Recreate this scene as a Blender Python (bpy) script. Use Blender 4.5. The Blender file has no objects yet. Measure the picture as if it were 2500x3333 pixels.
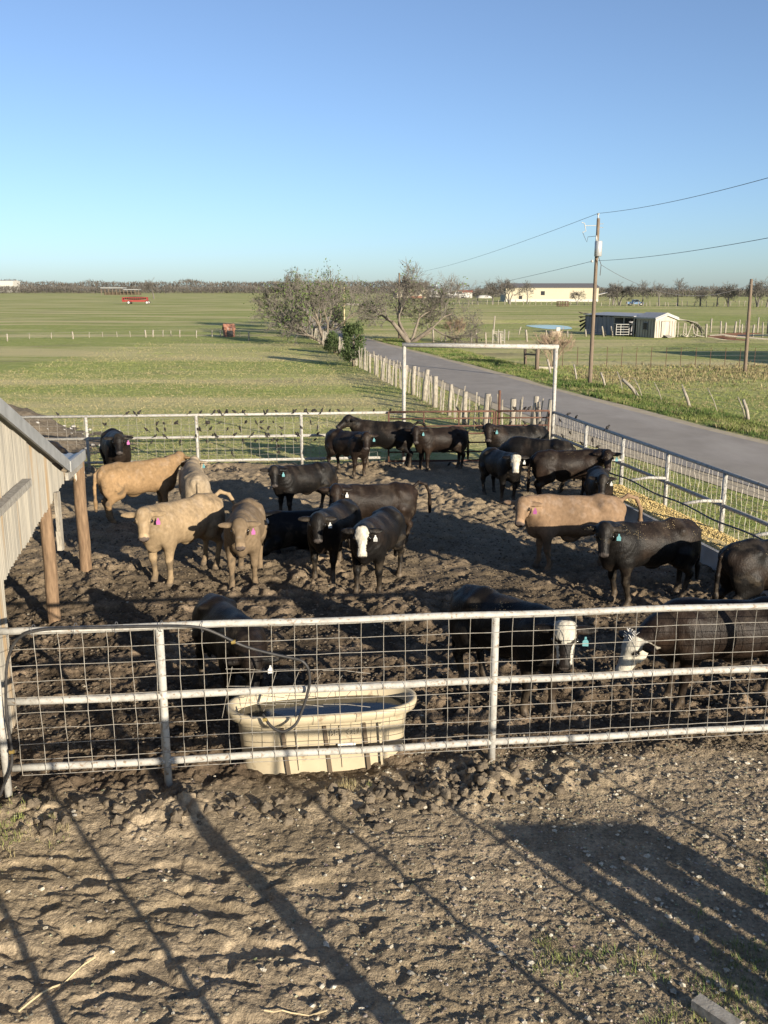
import bpy, math, random
import numpy as np
from mathutils import Vector, Matrix

# ------------------------------------------------------------------ camera, sky, sun, exposure
SC = bpy.context.scene
COL = SC.collection
F_PX, PITCH, CAM_H = 3000.0, math.radians(13.53), 4.5
cd = bpy.data.cameras.new("camera"); cam = bpy.data.objects.new("camera", cd); COL.objects.link(cam)
cam.location = (0, 0, CAM_H); cam.rotation_euler = (math.radians(90) - PITCH, 0, 0)
cd.sensor_fit = 'VERTICAL'; cd.sensor_height = 24.0; cd.lens = F_PX / 3333.0 * 24.0
cd.clip_start = 0.1; cd.clip_end = 20000
SC.camera = cam

SUN_AZ, SUN_EL = math.radians(36.5), math.radians(14.0)      # azimuth measured from straight behind the camera to its right
SUNV = Vector((math.sin(SUN_AZ) * math.cos(SUN_EL), -math.cos(SUN_AZ) * math.cos(SUN_EL), math.sin(SUN_EL)))
W = bpy.data.worlds.new("World"); SC.world = W; W.use_nodes = True
wn = W.node_tree.nodes; wl = W.node_tree.links
sky = wn.new('ShaderNodeTexSky'); sky.sky_type = 'NISHITA'; sky.sun_disc = False
sky.sun_elevation = SUN_EL; sky.sun_rotation = math.pi - SUN_AZ
sky.altitude = 0; sky.air_density = 0.8; sky.dust_density = 0.5; sky.ozone_density = 4.5
hs = wn.new('ShaderNodeHueSaturation'); hs.inputs['Saturation'].default_value = .87
wl.new(sky.outputs[0], hs.inputs['Color']); wl.new(hs.outputs[0], wn['Background'].inputs[0]); wn['Background'].inputs[1].default_value = 0.082
sd = bpy.data.lights.new("sun", 'SUN'); sd.energy = 5.0; sd.angle = math.radians(0.5); sd.color = (1.0, 0.89, 0.72)
sun = bpy.data.objects.new("sun", sd); COL.objects.link(sun)
sun.rotation_euler = SUNV.to_track_quat('Z', 'Y').to_euler(); sun.location = (20, -20, 30)
SC.view_settings.view_transform = 'Standard'; SC.view_settings.look = 'None'
SC.view_settings.exposure = 1.05; SC.view_settings.gamma = 1.0
SC.cycles.max_bounces = 5; SC.cycles.diffuse_bounces = 2; SC.cycles.glossy_bounces = 2
SC.cycles.transparent_max_bounces = 6

rnd = random.Random(7)
FZ = -0.06          # level of the pasture

# ------------------------------------------------------------------ finding places: a point of the ground seen at a photo pixel
def ray(px, py):
    u = (px - 1250) / F_PX; v = -(py - 1666.5) / F_PX
    c, s = math.cos(PITCH), math.sin(PITCH)
    return np.array((u, c + v * s, -s + v * c))
def P(px, py, z=0.0):
    d = ray(px, py); t = (z - CAM_H) / d[2]
    return np.array((d[0] * t, d[1] * t, z))
def Q(px, py, Y):
    d = ray(px, py); t = Y / d[1]
    return np.array((d[0] * t, Y, CAM_H + d[2] * t))

# ------------------------------------------------------------------ noise
_perm = {}
def _tab(seed):
    if seed not in _perm:
        r = np.random.RandomState(seed + 11)
        a = r.rand(256) * 2 * np.pi
        _perm[seed] = (np.concatenate([r.permutation(256)] * 2), np.cos(a), np.sin(a))
    return _perm[seed]
def perl(x, y, seed=0):
    p, ga, gb = _tab(seed)
    x = np.asarray(x, float); y = np.asarray(y, float)
    xi = np.floor(x).astype(int); yi = np.floor(y).astype(int)
    xf = x - xi; yf = y - yi; xi &= 255; yi &= 255; x1 = (xi + 1) & 255; y1 = (yi + 1) & 255
    u = xf * xf * xf * (xf * (xf * 6 - 15) + 10); v = yf * yf * yf * (yf * (yf * 6 - 15) + 10)
    def g(ix, iy, dx, dy):
        h = p[p[ix] + iy]; return ga[h] * dx + gb[h] * dy
    a = g(xi, yi, xf, yf); b = g(x1, yi, xf - 1, yf); c = g(xi, y1, xf, yf - 1); d = g(x1, y1, xf - 1, yf - 1)
    return ((a + (b - a) * u) * (1 - v) + (c + (d - c) * u) * v) * 1.4
def fbm(x, y, oct=4, seed=0):
    s = 0; a = 1; f = 1
    for i in range(oct):
        s = s + a * perl(x * f + 17.3 * i, y * f + 5.1 * i, seed + i); a *= .5; f *= 2.03
    return s
def clodh(x, y, seed=0, dens=.8, rmin=.35, rmax=.8):
    """rounded lumps of random size, one per cell of a unit lattice"""
    r = np.random.RandomState(seed + 501); tb = r.rand(4, 256, 256); h = np.zeros(np.shape(x)); xi = np.floor(x).astype(int); yi = np.floor(y).astype(int)
    for dx in (-1, 0, 1):
        for dy in (-1, 0, 1):
            a = (xi + dx) & 255; b = (yi + dy) & 255
            d2 = (xi + dx + tb[0, a, b] - x) ** 2 + (yi + dy + tb[1, a, b] - y) ** 2; rr = rmin + (rmax - rmin) * tb[2, a, b]
            am = np.clip((tb[3, a, b] - (1 - dens)) / dens, 0, 1); am = np.where(am > 0, .35 + .65 * am, 0) * rr / rmax
            h = np.maximum(h, am * np.sqrt(np.clip(1 - d2 / rr ** 2, 0, 1)))
    return h
def sstep(a, b, x):
    t = np.clip((x - a) / (b - a), 0, 1); return t * t * (3 - 2 * t)

# ------------------------------------------------------------------ materials
def mat(name, color, rough=0.8, color2=None, scale=6.0, stretch=(1, 1, 1), detail=6, contrast=(0.35, 0.65), bump=0.0, bscale=None,
        bdist=0.02, metal=0.0, spec=0.3, attr=None, color3=None, scale3=1.0, c3=(0.55, 0.7), stretch3=(1, 1, 1), attr_mix=0.35):
    m = bpy.data.materials.new(name); m.use_nodes = True
    n = m.node_tree.nodes; l = m.node_tree.links; b = n['Principled BSDF']
    b.inputs['Roughness'].default_value = rough; b.inputs['Metallic'].default_value = metal
    b.inputs['Specular IOR Level'].default_value = spec
    b.inputs['Base Color'].default_value = (*color, 1)
    tc = n.new('ShaderNodeTexCoord')
    def noise(sc, st, det=detail):
        mp = n.new('ShaderNodeMapping'); mp.inputs['Scale'].default_value = st
        l.new(tc.outputs['Object'], mp.inputs['Vector'])
        t = n.new('ShaderNodeTexNoise'); t.inputs['Scale'].default_value = sc; t.inputs['Detail'].default_value = det
        t.inputs['Roughness'].default_value = 0.6
        l.new(mp.outputs[0], t.inputs['Vector']); return t
    def mix(fac, a, bb, mode='MIX'):
        x = n.new('ShaderNodeMix'); x.data_type = 'RGBA'; x.blend_type = mode
        if isinstance(fac, float): x.inputs[0].default_value = fac
        else: l.new(fac, x.inputs[0])
        for s, v in ((6, a), (7, bb)):
            if isinstance(v, tuple): x.inputs[s].default_value = (*v, 1)
            else: l.new(v, x.inputs[s])
        return x.outputs[2]
    def ramp(fac, lo, hi):
        r = n.new('ShaderNodeMapRange'); r.inputs[1].default_value = lo; r.inputs[2].default_value = hi
        l.new(fac, r.inputs[0]); return r.outputs[0]
    cur = None
    if attr:
        a = n.new('ShaderNodeAttribute'); a.attribute_name = attr
        cur = a.outputs['Color']
        if color2:
            t = noise(scale, stretch)
            cur = mix(ramp(t.outputs[0], *contrast), mix(1.0, cur, color, 'MULTIPLY'), mix(1.0, cur, color2, 'MULTIPLY'))
    elif color2:
        t = noise(scale, stretch); cur = mix(ramp(t.outputs[0], *contrast), color, color2)
    if color3:
        t = noise(scale3, stretch3); cur = mix(ramp(t.outputs[0], *c3), cur if cur else color, color3)
    if cur: l.new(cur, b.inputs['Base Color'])
    if bump:
        t = noise(bscale or scale * 3, stretch, 8)
        bp = n.new('ShaderNodeBump'); bp.inputs['Strength'].default_value = bump; bp.inputs['Distance'].default_value = bdist
        l.new(t.outputs[0], bp.inputs['Height']); l.new(bp.outputs[0], b.inputs['Normal'])
    return m

M = {}
M['mud'] = mat('mud', (1.45, 1.42, 1.36), 0.95, (0.7, 0.68, 0.66), 34, contrast=(.3, .7), bump=.9, bscale=55, bdist=.025, attr='Col', spec=.15)
M['gravel'] = mat('gravel', (1.2, 1.2, 1.2), 0.9, (.7, .68, .62), 30, attr='Col', spec=.2)
M['clod'] = mat('clod', (.19, .155, .112), .95, (.1, .08, .058), 9, bump=.9, bscale=30, bdist=.03, spec=.1)
M['white_pipe'] = mat('white_pipe', (.37, .36, .33), .6, (.255, .24, .21), 14, contrast=(.42, .7), bump=.25, bscale=60, bdist=.004,
                      color3=(.2, .15, .105), scale3=24, c3=(.56, .66))
M['wire'] = mat('wire', (.36, .34, .3), .5, (.24, .21, .17), 20, metal=.3)
M['rust'] = mat('rust', (.125, .062, .042), .85, (.08, .042, .03), 12, bump=.3)
M['hose'] = mat('hose', (.018, .018, .019), .5, (.045, .042, .04), 12)
M['brass'] = mat('brass', (.5, .36, .12), .4, metal=.7)
M['tank'] = mat('tank', (.43, .365, .25), .55, (.37, .31, .21), 4, contrast=(.3, .7), color3=(.22, .165, .105), scale3=7, c3=(.62, .72), spec=.35)
M['tankrib'] = mat('tankrib', (.1, .075, .05), .8)
M['sticker'] = mat('sticker', (.8, .78, .7), .5, (.5, .45, .35), 30)
M['log'] = mat('log', (.225, .148, .088), .9, (.115, .074, .044), 7, stretch=(4, 4, .5), bump=.5, bscale=14, bdist=.02, color3=(.16, .1, .06), scale3=10, stretch3=(4, 4, .3), c3=(.58, .7))
M['paintlog'] = mat('paintlog', (.6, .58, .52), .8, (.42, .28, .15), 16, contrast=(.5, .56))
M['greywood'] = mat('greywood', (.34, .315, .27), .9, (.2, .18, .15), 6, stretch=(3, 3, 3), bump=.4, bscale=20, bdist=.01)
M['oldpost'] = mat('oldpost', (.36, .325, .265), .92, (.19, .165, .13), 9, stretch=(3, 3, .6), bump=.5, bscale=22, bdist=.015, color3=(.14, .11, .085), scale3=12, stretch3=(3, 3, .4), c3=(.62, .7))
M['pole'] = mat('pole', (.19, .145, .105), .9, (.12, .09, .065), 8, stretch=(4, 4, .4), bump=.4, bscale=14, bdist=.01)
M['trim'] = mat('trim', (.38, .38, .37), .6, (.29, .29, .28), 5, metal=.3)
M['corr'] = mat('corr', (.335, .305, .25), .75, (.215, .2, .17), 3, stretch=(3, 3, .25), contrast=(.35, .65), color3=(.27, .195, .115), scale3=1.5, stretch3=(2.4, 2.4, .10), c3=(.57, .65), metal=.15)
M['tin'] = mat('tin', (.4, .4, .39), .5, (.3, .3, .29), 4, metal=.4)
M['tag_teal'] = mat('tag_teal', (.12, .28, .30), .5); M['tag_pink'] = mat('tag_pink', (.36, .10, .26), .5); M['tag_white'] = mat('tag_white', (.5, .5, .47), .5)
M['ink'] = mat('ink', (.03, .03, .03), .6)
M['eye'] = mat('eye', (.01, .008, .006), .12, spec=.6)
M['bird'] = mat('bird', (.014, .012, .012), .6, (.03, .025, .02), 40)
M['asphalt'] = mat('asphalt', (.30, .268, .228), .9, (.245, .217, .186), .9, contrast=(.3, .7), bump=.6, bscale=30, bdist=.03, color3=(.36, .325, .285), scale3=.35, stretch3=(1, .35, 1), c3=(.5, .75))
M['shoulder'] = mat('shoulder', (.46, .385, .27), .95, (.33, .27, .18), 3, contrast=(.3, .7), bump=.5, bscale=20, bdist=.03)
M['concrete'] = mat('concrete', (.42, .4, .37), .85, (.3, .28, .25), 3, bump=.2)
M['feed'] = mat('feed', (.8, .62, .29), .9, (.55, .4, .17), 22, bump=.8, bscale=60, bdist=.02)
M['blade'] = mat('blade', (1.1, 1.1, 1.1), .8, (.8, .8, .8), 3, attr='Col', spec=.15)
M['twig'] = mat('twig', (.2, .178, .148), .9, (.12, .107, .09), 5)
M['bark'] = mat('bark', (.2, .168, .13), .9, (.115, .095, .072), 4, bump=.4)
M['fartwig'] = mat('fartwig', (.16, .145, .125), .9, (.11, .1, .088), .4)
M['mistletoe'] = mat('mistletoe', (.1, .13, .04), .8, (.06, .085, .03), 3)
M['cedar'] = mat('cedar', (.075, .105, .035), .8, (.04, .06, .022), 4)
M['woods'] = mat('woods', (.115, .102, .088), .95, (.075, .068, .058), .02, contrast=(.3, .7))
M['cream'] = mat('cream', (.42, .38, .28), .7, (.39, .35, .25), .1); M['roofgrey'] = mat('roofgrey', (.14, .13, .125), .7)
M['whitewood'] = mat('whitewood', (.42, .385, .32), .8, (.3, .265, .215), 2, stretch=(3, 3, .5), contrast=(.4, .65))
M['whitetrim'] = mat('whitetrim', (.42, .405, .37), .6); M['darkwin'] = mat('darkwin', (.02, .022, .025), .2, spec=.5)
M['greyshack'] = mat('greyshack', (.27, .27, .28), .8, (.18, .18, .19), 1.5, stretch=(4, 4, .4)); M['plankgap'] = mat('plankgap', (.06, .05, .045), .9)
M['redsteel'] = mat('redsteel', (.27, .04, .035), .6); M['hay'] = mat('hay', (.1, .075, .05), .95, (.05, .04, .03), 4)
M['tyre'] = mat('tyre', (.03, .03, .03), .8); M['whitewheel'] = mat('whitewheel', (.5, .48, .45), .6)
M['terracotta'] = mat('terracotta', (.34, .17, .11), .85, (.25, .11, .07), 4); M['redroof'] = mat('redroof', (.3, .11, .07), .8)
M['bluepaint'] = mat('bluepaint', (.12, .2, .32), .4); M['whitepaint'] = mat('whitepaint', (.45, .44, .42), .4)
M['brick'] = mat('brick', (.4, .2, .14), .9)
M['metalgrey'] = mat('metalgrey', (.42, .42, .42), .4, metal=.4); M['ceramic'] = mat('ceramic', (.4, .4, .38), .3); M['blackwire'] = mat('blackwire', (.09, .09, .095), .6)
M['straw'] = mat('straw', (.5, .4, .24), .9)
M['brush'] = mat('brush', (.33, .24, .17), .9)
def water_mat(name, col, rough, bump=.1, sc=5):
    m = mat(name, col, rough, bump=bump, bscale=sc, bdist=.02, spec=.5); return m
M['tankwater'] = water_mat('tankwater', (.05, .045, .03), .04, .12, 9)
M['pondwater'] = water_mat('pondwater', (.06, .08, .1), .08, .1, .5)

def field_mat():
    m = bpy.data.materials.new('pasture'); m.use_nodes = True; n = m.node_tree.nodes; l = m.node_tree.links; b = n['Principled BSDF']
    b.inputs['Roughness'].default_value = .95; b.inputs['Specular IOR Level'].default_value = .1
    tc = n.new('ShaderNodeTexCoord')
    def nz(sc, st, det=5, off=0):
        mp = n.new('ShaderNodeMapping'); mp.inputs['Scale'].default_value = st; mp.inputs['Location'].default_value = (off, off, 0)
        l.new(tc.outputs['Object'], mp.inputs['Vector'])
        t = n.new('ShaderNodeTexNoise'); t.inputs['Scale'].default_value = sc; t.inputs['Detail'].default_value = det; t.inputs['Roughness'].default_value = .65
        l.new(mp.outputs[0], t.inputs['Vector']); return t.outputs[0]
    def rg(f, a, c, hi=1.0):
        r = n.new('ShaderNodeMapRange'); r.inputs[1].default_value = a; r.inputs[2].default_value = c; r.inputs[4].default_value = hi; l.new(f, r.inputs[0]); return r.outputs[0]
    def mx(f, a, c):
        x = n.new('ShaderNodeMix'); x.data_type = 'RGBA'; l.new(f, x.inputs[0])
        for s, v in ((6, a), (7, c)):
            if isinstance(v, tuple): x.inputs[s].default_value = (*v, 1)
            else: l.new(v, x.inputs[s])
        return x.outputs[2]
    c = mx(rg(nz(.9, (1, 1, 1)), .35, .65), (.22, .262, .068), (.32, .342, .105))
    c = mx(rg(nz(.05, (.45, 1.9, 1), 6, 3), .45, .58, .9), c, (.5, .43, .22))                 # dry streaks
    c = mx(rg(nz(.035, (1, 1.6, 1), 6, 31), .55, .7, .6), c, (.17, .225, .062))               # lusher strips
    c = mx(rg(nz(2.6, (1, 1, 1), 8, 9), .5, .72, .75), c, (.45, .4, .21))                    # dry clumps
    c = mx(rg(nz(.09, (.7, 2.2, 1), 6, 57), .57, .68, .75), c, (.24, .2, .12))               # bare earth
    l.new(c, b.inputs['Base Color'])
    bp = n.new('ShaderNodeBump'); bp.inputs['Strength'].default_value = .9; bp.inputs['Distance'].default_value = .2
    l.new(nz(3.2, (1, 1, 1), 9, 2), bp.inputs['Height']); l.new(bp.outputs[0], b.inputs['Normal'])
    return m
M['field'] = field_mat()

def coat_mat(name, fleck=0.0, rough=.5, spec=.15, lo=.7, hi=1.3, bst=.5):
    m = bpy.data.materials.new(name); m.use_nodes = True; n = m.node_tree.nodes; l = m.node_tree.links; b = n['Principled BSDF']
    b.inputs['Roughness'].default_value = rough; b.inputs['Specular IOR Level'].default_value = spec
    b.inputs['Sheen Weight'].default_value = .0; b.inputs['Sheen Roughness'].default_value = .4
    tc = n.new('ShaderNodeTexCoord'); a = n.new('ShaderNodeAttribute'); a.attribute_name = 'Col'
    def nz(sc, st, det, off=0):
        mp = n.new('ShaderNodeMapping'); mp.inputs['Scale'].default_value = st; mp.inputs['Location'].default_value = (off, 0, 0)
        l.new(tc.outputs['Object'], mp.inputs['Vector'])
        t = n.new('ShaderNodeTexNoise'); t.inputs['Scale'].default_value = sc; t.inputs['Detail'].default_value = det; l.new(mp.outputs[0], t.inputs['Vector']); return t.outputs[0]
    r = n.new('ShaderNodeMapRange'); r.inputs[1].default_value = .3; r.inputs[2].default_value = .7; r.inputs[3].default_value = lo; r.inputs[4].default_value = hi
    l.new(nz(15, (1.3, 1.3, 1), 10), r.inputs[0])
    x = n.new('ShaderNodeVectorMath'); x.operation = 'SCALE'; l.new(a.outputs['Color'], x.inputs[0]); l.new(r.outputs[0], x.inputs['Scale'])
    cur = x.outputs[0]
    # mud and dung dried on the flanks and legs
    r2 = n.new('ShaderNodeMapRange'); r2.inputs[1].default_value = .62; r2.inputs[2].default_value = .72; r2.inputs[4].default_value = .35; l.new(nz(5, (1, 1, 1), 6, 5), r2.inputs[0])
    m1 = n.new('ShaderNodeMix'); m1.data_type = 'RGBA'; l.new(r2.outputs[0], m1.inputs[0]); l.new(cur, m1.inputs[6]); m1.inputs[7].default_value = (.085, .066, .046, 1); cur = m1.outputs[2]
    if fleck:
        v = n.new('ShaderNodeTexVoronoi'); v.inputs['Scale'].default_value = 38; l.new(tc.outputs['Object'], v.inputs['Vector'])
        r3 = n.new('ShaderNodeMapRange'); r3.inputs[1].default_value = .2; r3.inputs[2].default_value = .16; l.new(v.outputs['Distance'], r3.inputs[0])
        sp = n.new('ShaderNodeSeparateXYZ'); l.new(tc.outputs['Object'], sp.inputs[0])
        r4 = n.new('ShaderNodeMapRange'); r4.inputs[1].default_value = .95; r4.inputs[2].default_value = 1.15; l.new(sp.outputs[2], r4.inputs[0])
        r5 = n.new('ShaderNodeMapRange'); r5.inputs[1].default_value = .5; r5.inputs[2].default_value = .6; l.new(nz(4, (1, 1, 1), 3, 9), r5.inputs[0])
        mu = n.new('ShaderNodeMath'); mu.operation = 'MULTIPLY'; l.new(r3.outputs[0], mu.inputs[0]); l.new(r4.outputs[0], mu.inputs[1])
        mu2 = n.new('ShaderNodeMath'); mu2.operation = 'MULTIPLY'; l.new(mu.outputs[0], mu2.inputs[0]); l.new(r5.outputs[0], mu2.inputs[1])
        mu3 = n.new('ShaderNodeMath'); mu3.operation = 'MULTIPLY'; l.new(mu2.outputs[0], mu3.inputs[0]); mu3.inputs[1].default_value = fleck
        m2 = n.new('ShaderNodeMix'); m2.data_type = 'RGBA'; l.new(mu3.outputs[0], m2.inputs[0]); l.new(cur, m2.inputs[6]); m2.inputs[7].default_value = (.42, .32, .17, 1); cur = m2.outputs[2]
    l.new(cur, b.inputs['Base Color'])
    bp = n.new('ShaderNodeBump'); bp.inputs['Strength'].default_value = bst; bp.inputs['Distance'].default_value = .014
    l.new(nz(52, (1, 1, .55), 8), bp.inputs['Height']); l.new(bp.outputs[0], b.inputs['Normal'])
    return m
M['coat'] = coat_mat('coat'); M['coat_fleck'] = coat_mat('coat_fleck', .9); M['coat_tan'] = coat_mat('coat_tan', 0, .8, .1, .80, 1.16, .3)

# ------------------------------------------------------------------ mesh building
def np_mesh(name, V, polys, m, smooth=False, cols=None):
    """polys: list of int arrays (k,3) or (k,4)"""
    me = bpy.data.meshes.new(name)
    V = np.asarray(V, np.float32)
    me.vertices.add(len(V)); me.vertices.foreach_set('co', V.ravel())
    polys = [np.asarray(p, np.int32) for p in polys if len(p)]
    li = np.concatenate([p.ravel() for p in polys]); tot = np.concatenate([np.full(len(p), p.shape[1], np.int32) for p in polys])
    st = np.concatenate([[0], np.cumsum(tot)[:-1]]).astype(np.int32)
    me.loops.add(len(li)); me.loops.foreach_set('vertex_index', li)
    me.polygons.add(len(tot)); me.polygons.foreach_set('loop_start', st); me.polygons.foreach_set('loop_total', tot)
    me.polygons.foreach_set('use_smooth', np.full(len(tot), smooth, bool))
    if cols is not None:
        ca = me.color_attributes.new('Col', 'FLOAT_COLOR', 'POINT')
        c4 = np.ones((len(V), 4), np.float32); c4[:, :3] = cols; ca.data.foreach_set('color', c4.ravel())
    me.update(calc_edges=True); me.validate()
    if m: me.materials.append(m)
    return me

class MB:
    def __init__(s): s.v = []; s.q = []; s.t = []; s.n = 0; s.c = []
    def add(s, V, quads=(), tris=(), col=None):
        V = np.asarray(V, float).reshape(-1, 3)
        if len(quads): s.q.append(np.asarray(quads, int) + s.n)
        if len(tris): s.t.append(np.asarray(tris, int) + s.n)
        s.v.append(V); s.n += len(V)
        s.c.append(np.tile(np.asarray(col if col is not None else (1, 1, 1), float), (len(V), 1)) if col is None or np.ndim(col) == 1 else np.asarray(col, float))
        return s
    def box(s, c, size, R=None):
        h = np.array(size) / 2
        V = np.array([[x, y, z] for z in (-1, 1) for y in (-1, 1) for x in (-1, 1)], float) * h
        if R is not None: V = V @ np.asarray(R).T
        return s.add(V + np.asarray(c), [(0, 2, 3, 1), (4, 5, 7, 6), (0, 1, 5, 4), (2, 6, 7, 3), (0, 4, 6, 2), (1, 3, 7, 5)])
    def beam(s, a, b, w, h, up=(0, 0, 1)):
        a = np.asarray(a, float); b = np.asarray(b, float); d = b - a; L = np.linalg.norm(d); d /= L
        up = np.asarray(up, float)
        if abs(d @ up) > .95: up = np.array((0, 1., 0))
        sd_ = np.cross(up, d); sd_ /= np.linalg.norm(sd_); u = np.cross(d, sd_)
        return s.box((a + b) / 2, (L, w, h), np.stack([d, sd_, u], 1))
    def tube(s, pts, r, n=8, cap=True, jit=0):
        pts = np.asarray(pts, float); k = len(pts); r = np.full(k, r) if np.ndim(r) == 0 else np.asarray(r, float)
        tan = np.gradient(pts, axis=0); tan /= np.linalg.norm(tan, axis=1)[:, None] + 1e-9
        ref = np.array((0, 0, 1.)) if abs(tan[0][2]) < .9 else np.array((1., 0, 0))
        V = []; a = np.linspace(0, 2 * np.pi, n, endpoint=False)
        for i in range(k):
            ref = ref - (ref @ tan[i]) * tan[i]; ref /= np.linalg.norm(ref) + 1e-9; b = np.cross(tan[i], ref)
            rr = r[i] * (1 + (jit * np.array([rnd.uniform(-1, 1) for _ in a]) if jit else 0))
            V.append(pts[i] + (np.outer(np.cos(a) * rr, ref) + np.outer(np.sin(a) * rr, b)))
        V = np.concatenate(V); qs = []
        for i in range(k - 1):
            for j in range(n):
                j2 = (j + 1) % n; qs.append((i * n + j, i * n + j2, (i + 1) * n + j2, (i + 1) * n + j))
        ts = []
        if cap:
            V = np.concatenate([V, pts[:1], pts[-1:]]); c0 = k * n
            for j in range(n):
                j2 = (j + 1) % n; ts.append((c0, j2, j)); ts.append((c0 + 1, (k - 1) * n + j, (k - 1) * n + j2))
        return s.add(V, qs, ts)
    def cyl(s, a, b, r, n=10, r2=None): return s.tube([a, b], [r, r if r2 is None else r2], n)
    def ell(s, c, r, R=None, nu=10, nv=7):
        V = []
        for i in range(nv + 1):
            th = math.pi * i / nv
            for j in range(nu):
                ph = 2 * math.pi * j / nu
                V.append((r[0] * math.sin(th) * math.cos(ph), r[1] * math.sin(th) * math.sin(ph), r[2] * math.cos(th)))
        V = np.array(V)
        if R is not None: V = V @ np.asarray(R).T
        qs = [(i * nu + j, (i + 1) * nu + j, (i + 1) * nu + (j + 1) % nu, i * nu + (j + 1) % nu) for i in range(nv) for j in range(nu)]
        return s.add(V + np.asarray(c), qs)
    def prism(s, poly, d):
        """polygon of 3-D points pushed along d"""
        p = np.asarray(poly, float); k = len(p); V = np.concatenate([p, p + np.asarray(d, float)])
        cen = V[:k].mean(0); cen2 = V[k:].mean(0); V = np.concatenate([V, [cen], [cen2]])
        ts = [(2 * k, (i + 1) % k, i) for i in range(k)] + [(2 * k + 1, k + i, k + (i + 1) % k) for i in range(k)]
        return s.add(V, [(i, (i + 1) % k, k + (i + 1) % k, k + i) for i in range(k)], ts)
    def build(s, name, m, parent=None, origin=(0, 0, 0), smooth=False, cols=False):
        V = np.concatenate(s.v) - np.asarray(origin)
        polys = ([np.concatenate(s.q)] if s.q else []) + ([np.concatenate(s.t)] if s.t else [])
        me = np_mesh(name, V, polys, M[m] if isinstance(m, str) else m, smooth, np.concatenate(s.c) if cols else None)
        o = bpy.data.objects.new(name, me); COL.objects.link(o)
        if parent is not None: o.parent = parent
        else: o.location = origin
        return o

def tag(o, label, cat, group=None, kind=None):
    if label: o['label'] = label
    if cat: o['category'] = cat
    if group: o['group'] = group
    if kind: o['kind'] = kind
    return o
def empty(name, loc, label=None, cat=None, group=None):
    o = bpy.data.objects.new(name, None); COL.objects.link(o); o.location = loc; o.empty_display_size = .2
    return tag(o, label, cat, group)
def copy_tree(root, loc, rz=0, sc=1, label=None, group=None):
    r = root.copy(); COL.objects.link(r); r.location = loc; r.rotation_euler = (0, 0, rz); r.scale = (sc, sc, sc)
    if label: r['label'] = label
    if group: r['group'] = group
    for ch in list(root.children):
        c = ch.copy(); COL.objects.link(c); c.parent = r
    return r
def segs(p0, p1, r0, r1, n=4):
    """many separate tapered twigs at once"""
    p0 = np.asarray(p0, float); p1 = np.asarray(p1, float); k = len(p0)
    d = p1 - p0; d /= np.linalg.norm(d, axis=1)[:, None] + 1e-9
    ref = np.where(np.abs(d[:, 2:3]) < .9, np.array([[0, 0, 1.]]), np.array([[1., 0, 0]]))
    a = np.cross(d, ref); a /= np.linalg.norm(a, axis=1)[:, None] + 1e-9; b = np.cross(d, a)
    ang = np.linspace(0, 2 * np.pi, n, endpoint=False)
    ring = a[:, None, :] * np.cos(ang)[None, :, None] + b[:, None, :] * np.sin(ang)[None, :, None]
    V = np.concatenate([p0[:, None, :] + ring * np.asarray(r0)[:, None, None], p1[:, None, :] + ring * np.asarray(r1)[:, None, None]], 1).reshape(-1, 3)
    base = np.arange(k)[:, None, None] * (2 * n); j = np.arange(n); j2 = (j + 1) % n
    q = np.stack([j, j2, j2 + n, j + n], 1)[None] + base
    return V, q.reshape(-1, 4)
# ------------------------------------------------------------------ cattle: one continuous skin grown round a posed skeleton
def surface_nets(D, org, h):
    S = D < 0
    nx, ny, nz = D.shape
    cnt = np.zeros((nx - 1, ny - 1, nz - 1), np.float32); acc = np.zeros((nx - 1, ny - 1, nz - 1, 3), np.float32)
    corners = [(i, j, k) for i in (0, 1) for j in (0, 1) for k in (0, 1)]
    def sl(c): return D[c[0]:nx - 1 + c[0], c[1]:ny - 1 + c[1], c[2]:nz - 1 + c[2]]
    for a in corners:
        for ax in range(3):
            if a[ax]: continue
            b = list(a); b[ax] = 1
            da, db = sl(a), sl(b); cr = (da < 0) != (db < 0)
            t = np.where(cr, da / np.where(cr, da - db, 1), 0).astype(np.float32)
            cnt += cr
            for q in range(3):
                acc[..., q] += np.where(cr, a[q] + (t if q == ax else 0), 0)
    act = cnt > 0
    idx = np.full(act.shape, -1, np.int32); idx[act] = np.arange(act.sum())
    ijk = np.argwhere(act)
    V = (ijk + acc[act] / cnt[act][:, None]) * h + org
    qs = []
    for ax in range(3):
        o1, o2 = [(1, 2), (2, 0), (0, 1)][ax]
        s0 = [slice(1, -1)] * 3; s0[ax] = slice(0, -1); s1 = list(s0); s1[ax] = slice(1, None)
        A = S[tuple(s0)]; B = S[tuple(s1)]
        for cond, flip in ((A & ~B, False), (~A & B, True)):
            e = np.argwhere(cond)
            if not len(e): continue
            off = np.ones(3, int); off[ax] = 0; e = e + off
            def cell(d1, d2):
                c = e.copy(); c[:, o1] -= d1; c[:, o2] -= d2
                return idx[c[:, 0], c[:, 1], c[:, 2]]
            q = np.stack([cell(1, 1), cell(0, 1), cell(0, 0), cell(1, 0)], 1)
            qs.append(q[:, ::-1] if flip else q)
    return V, np.concatenate(qs)

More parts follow.
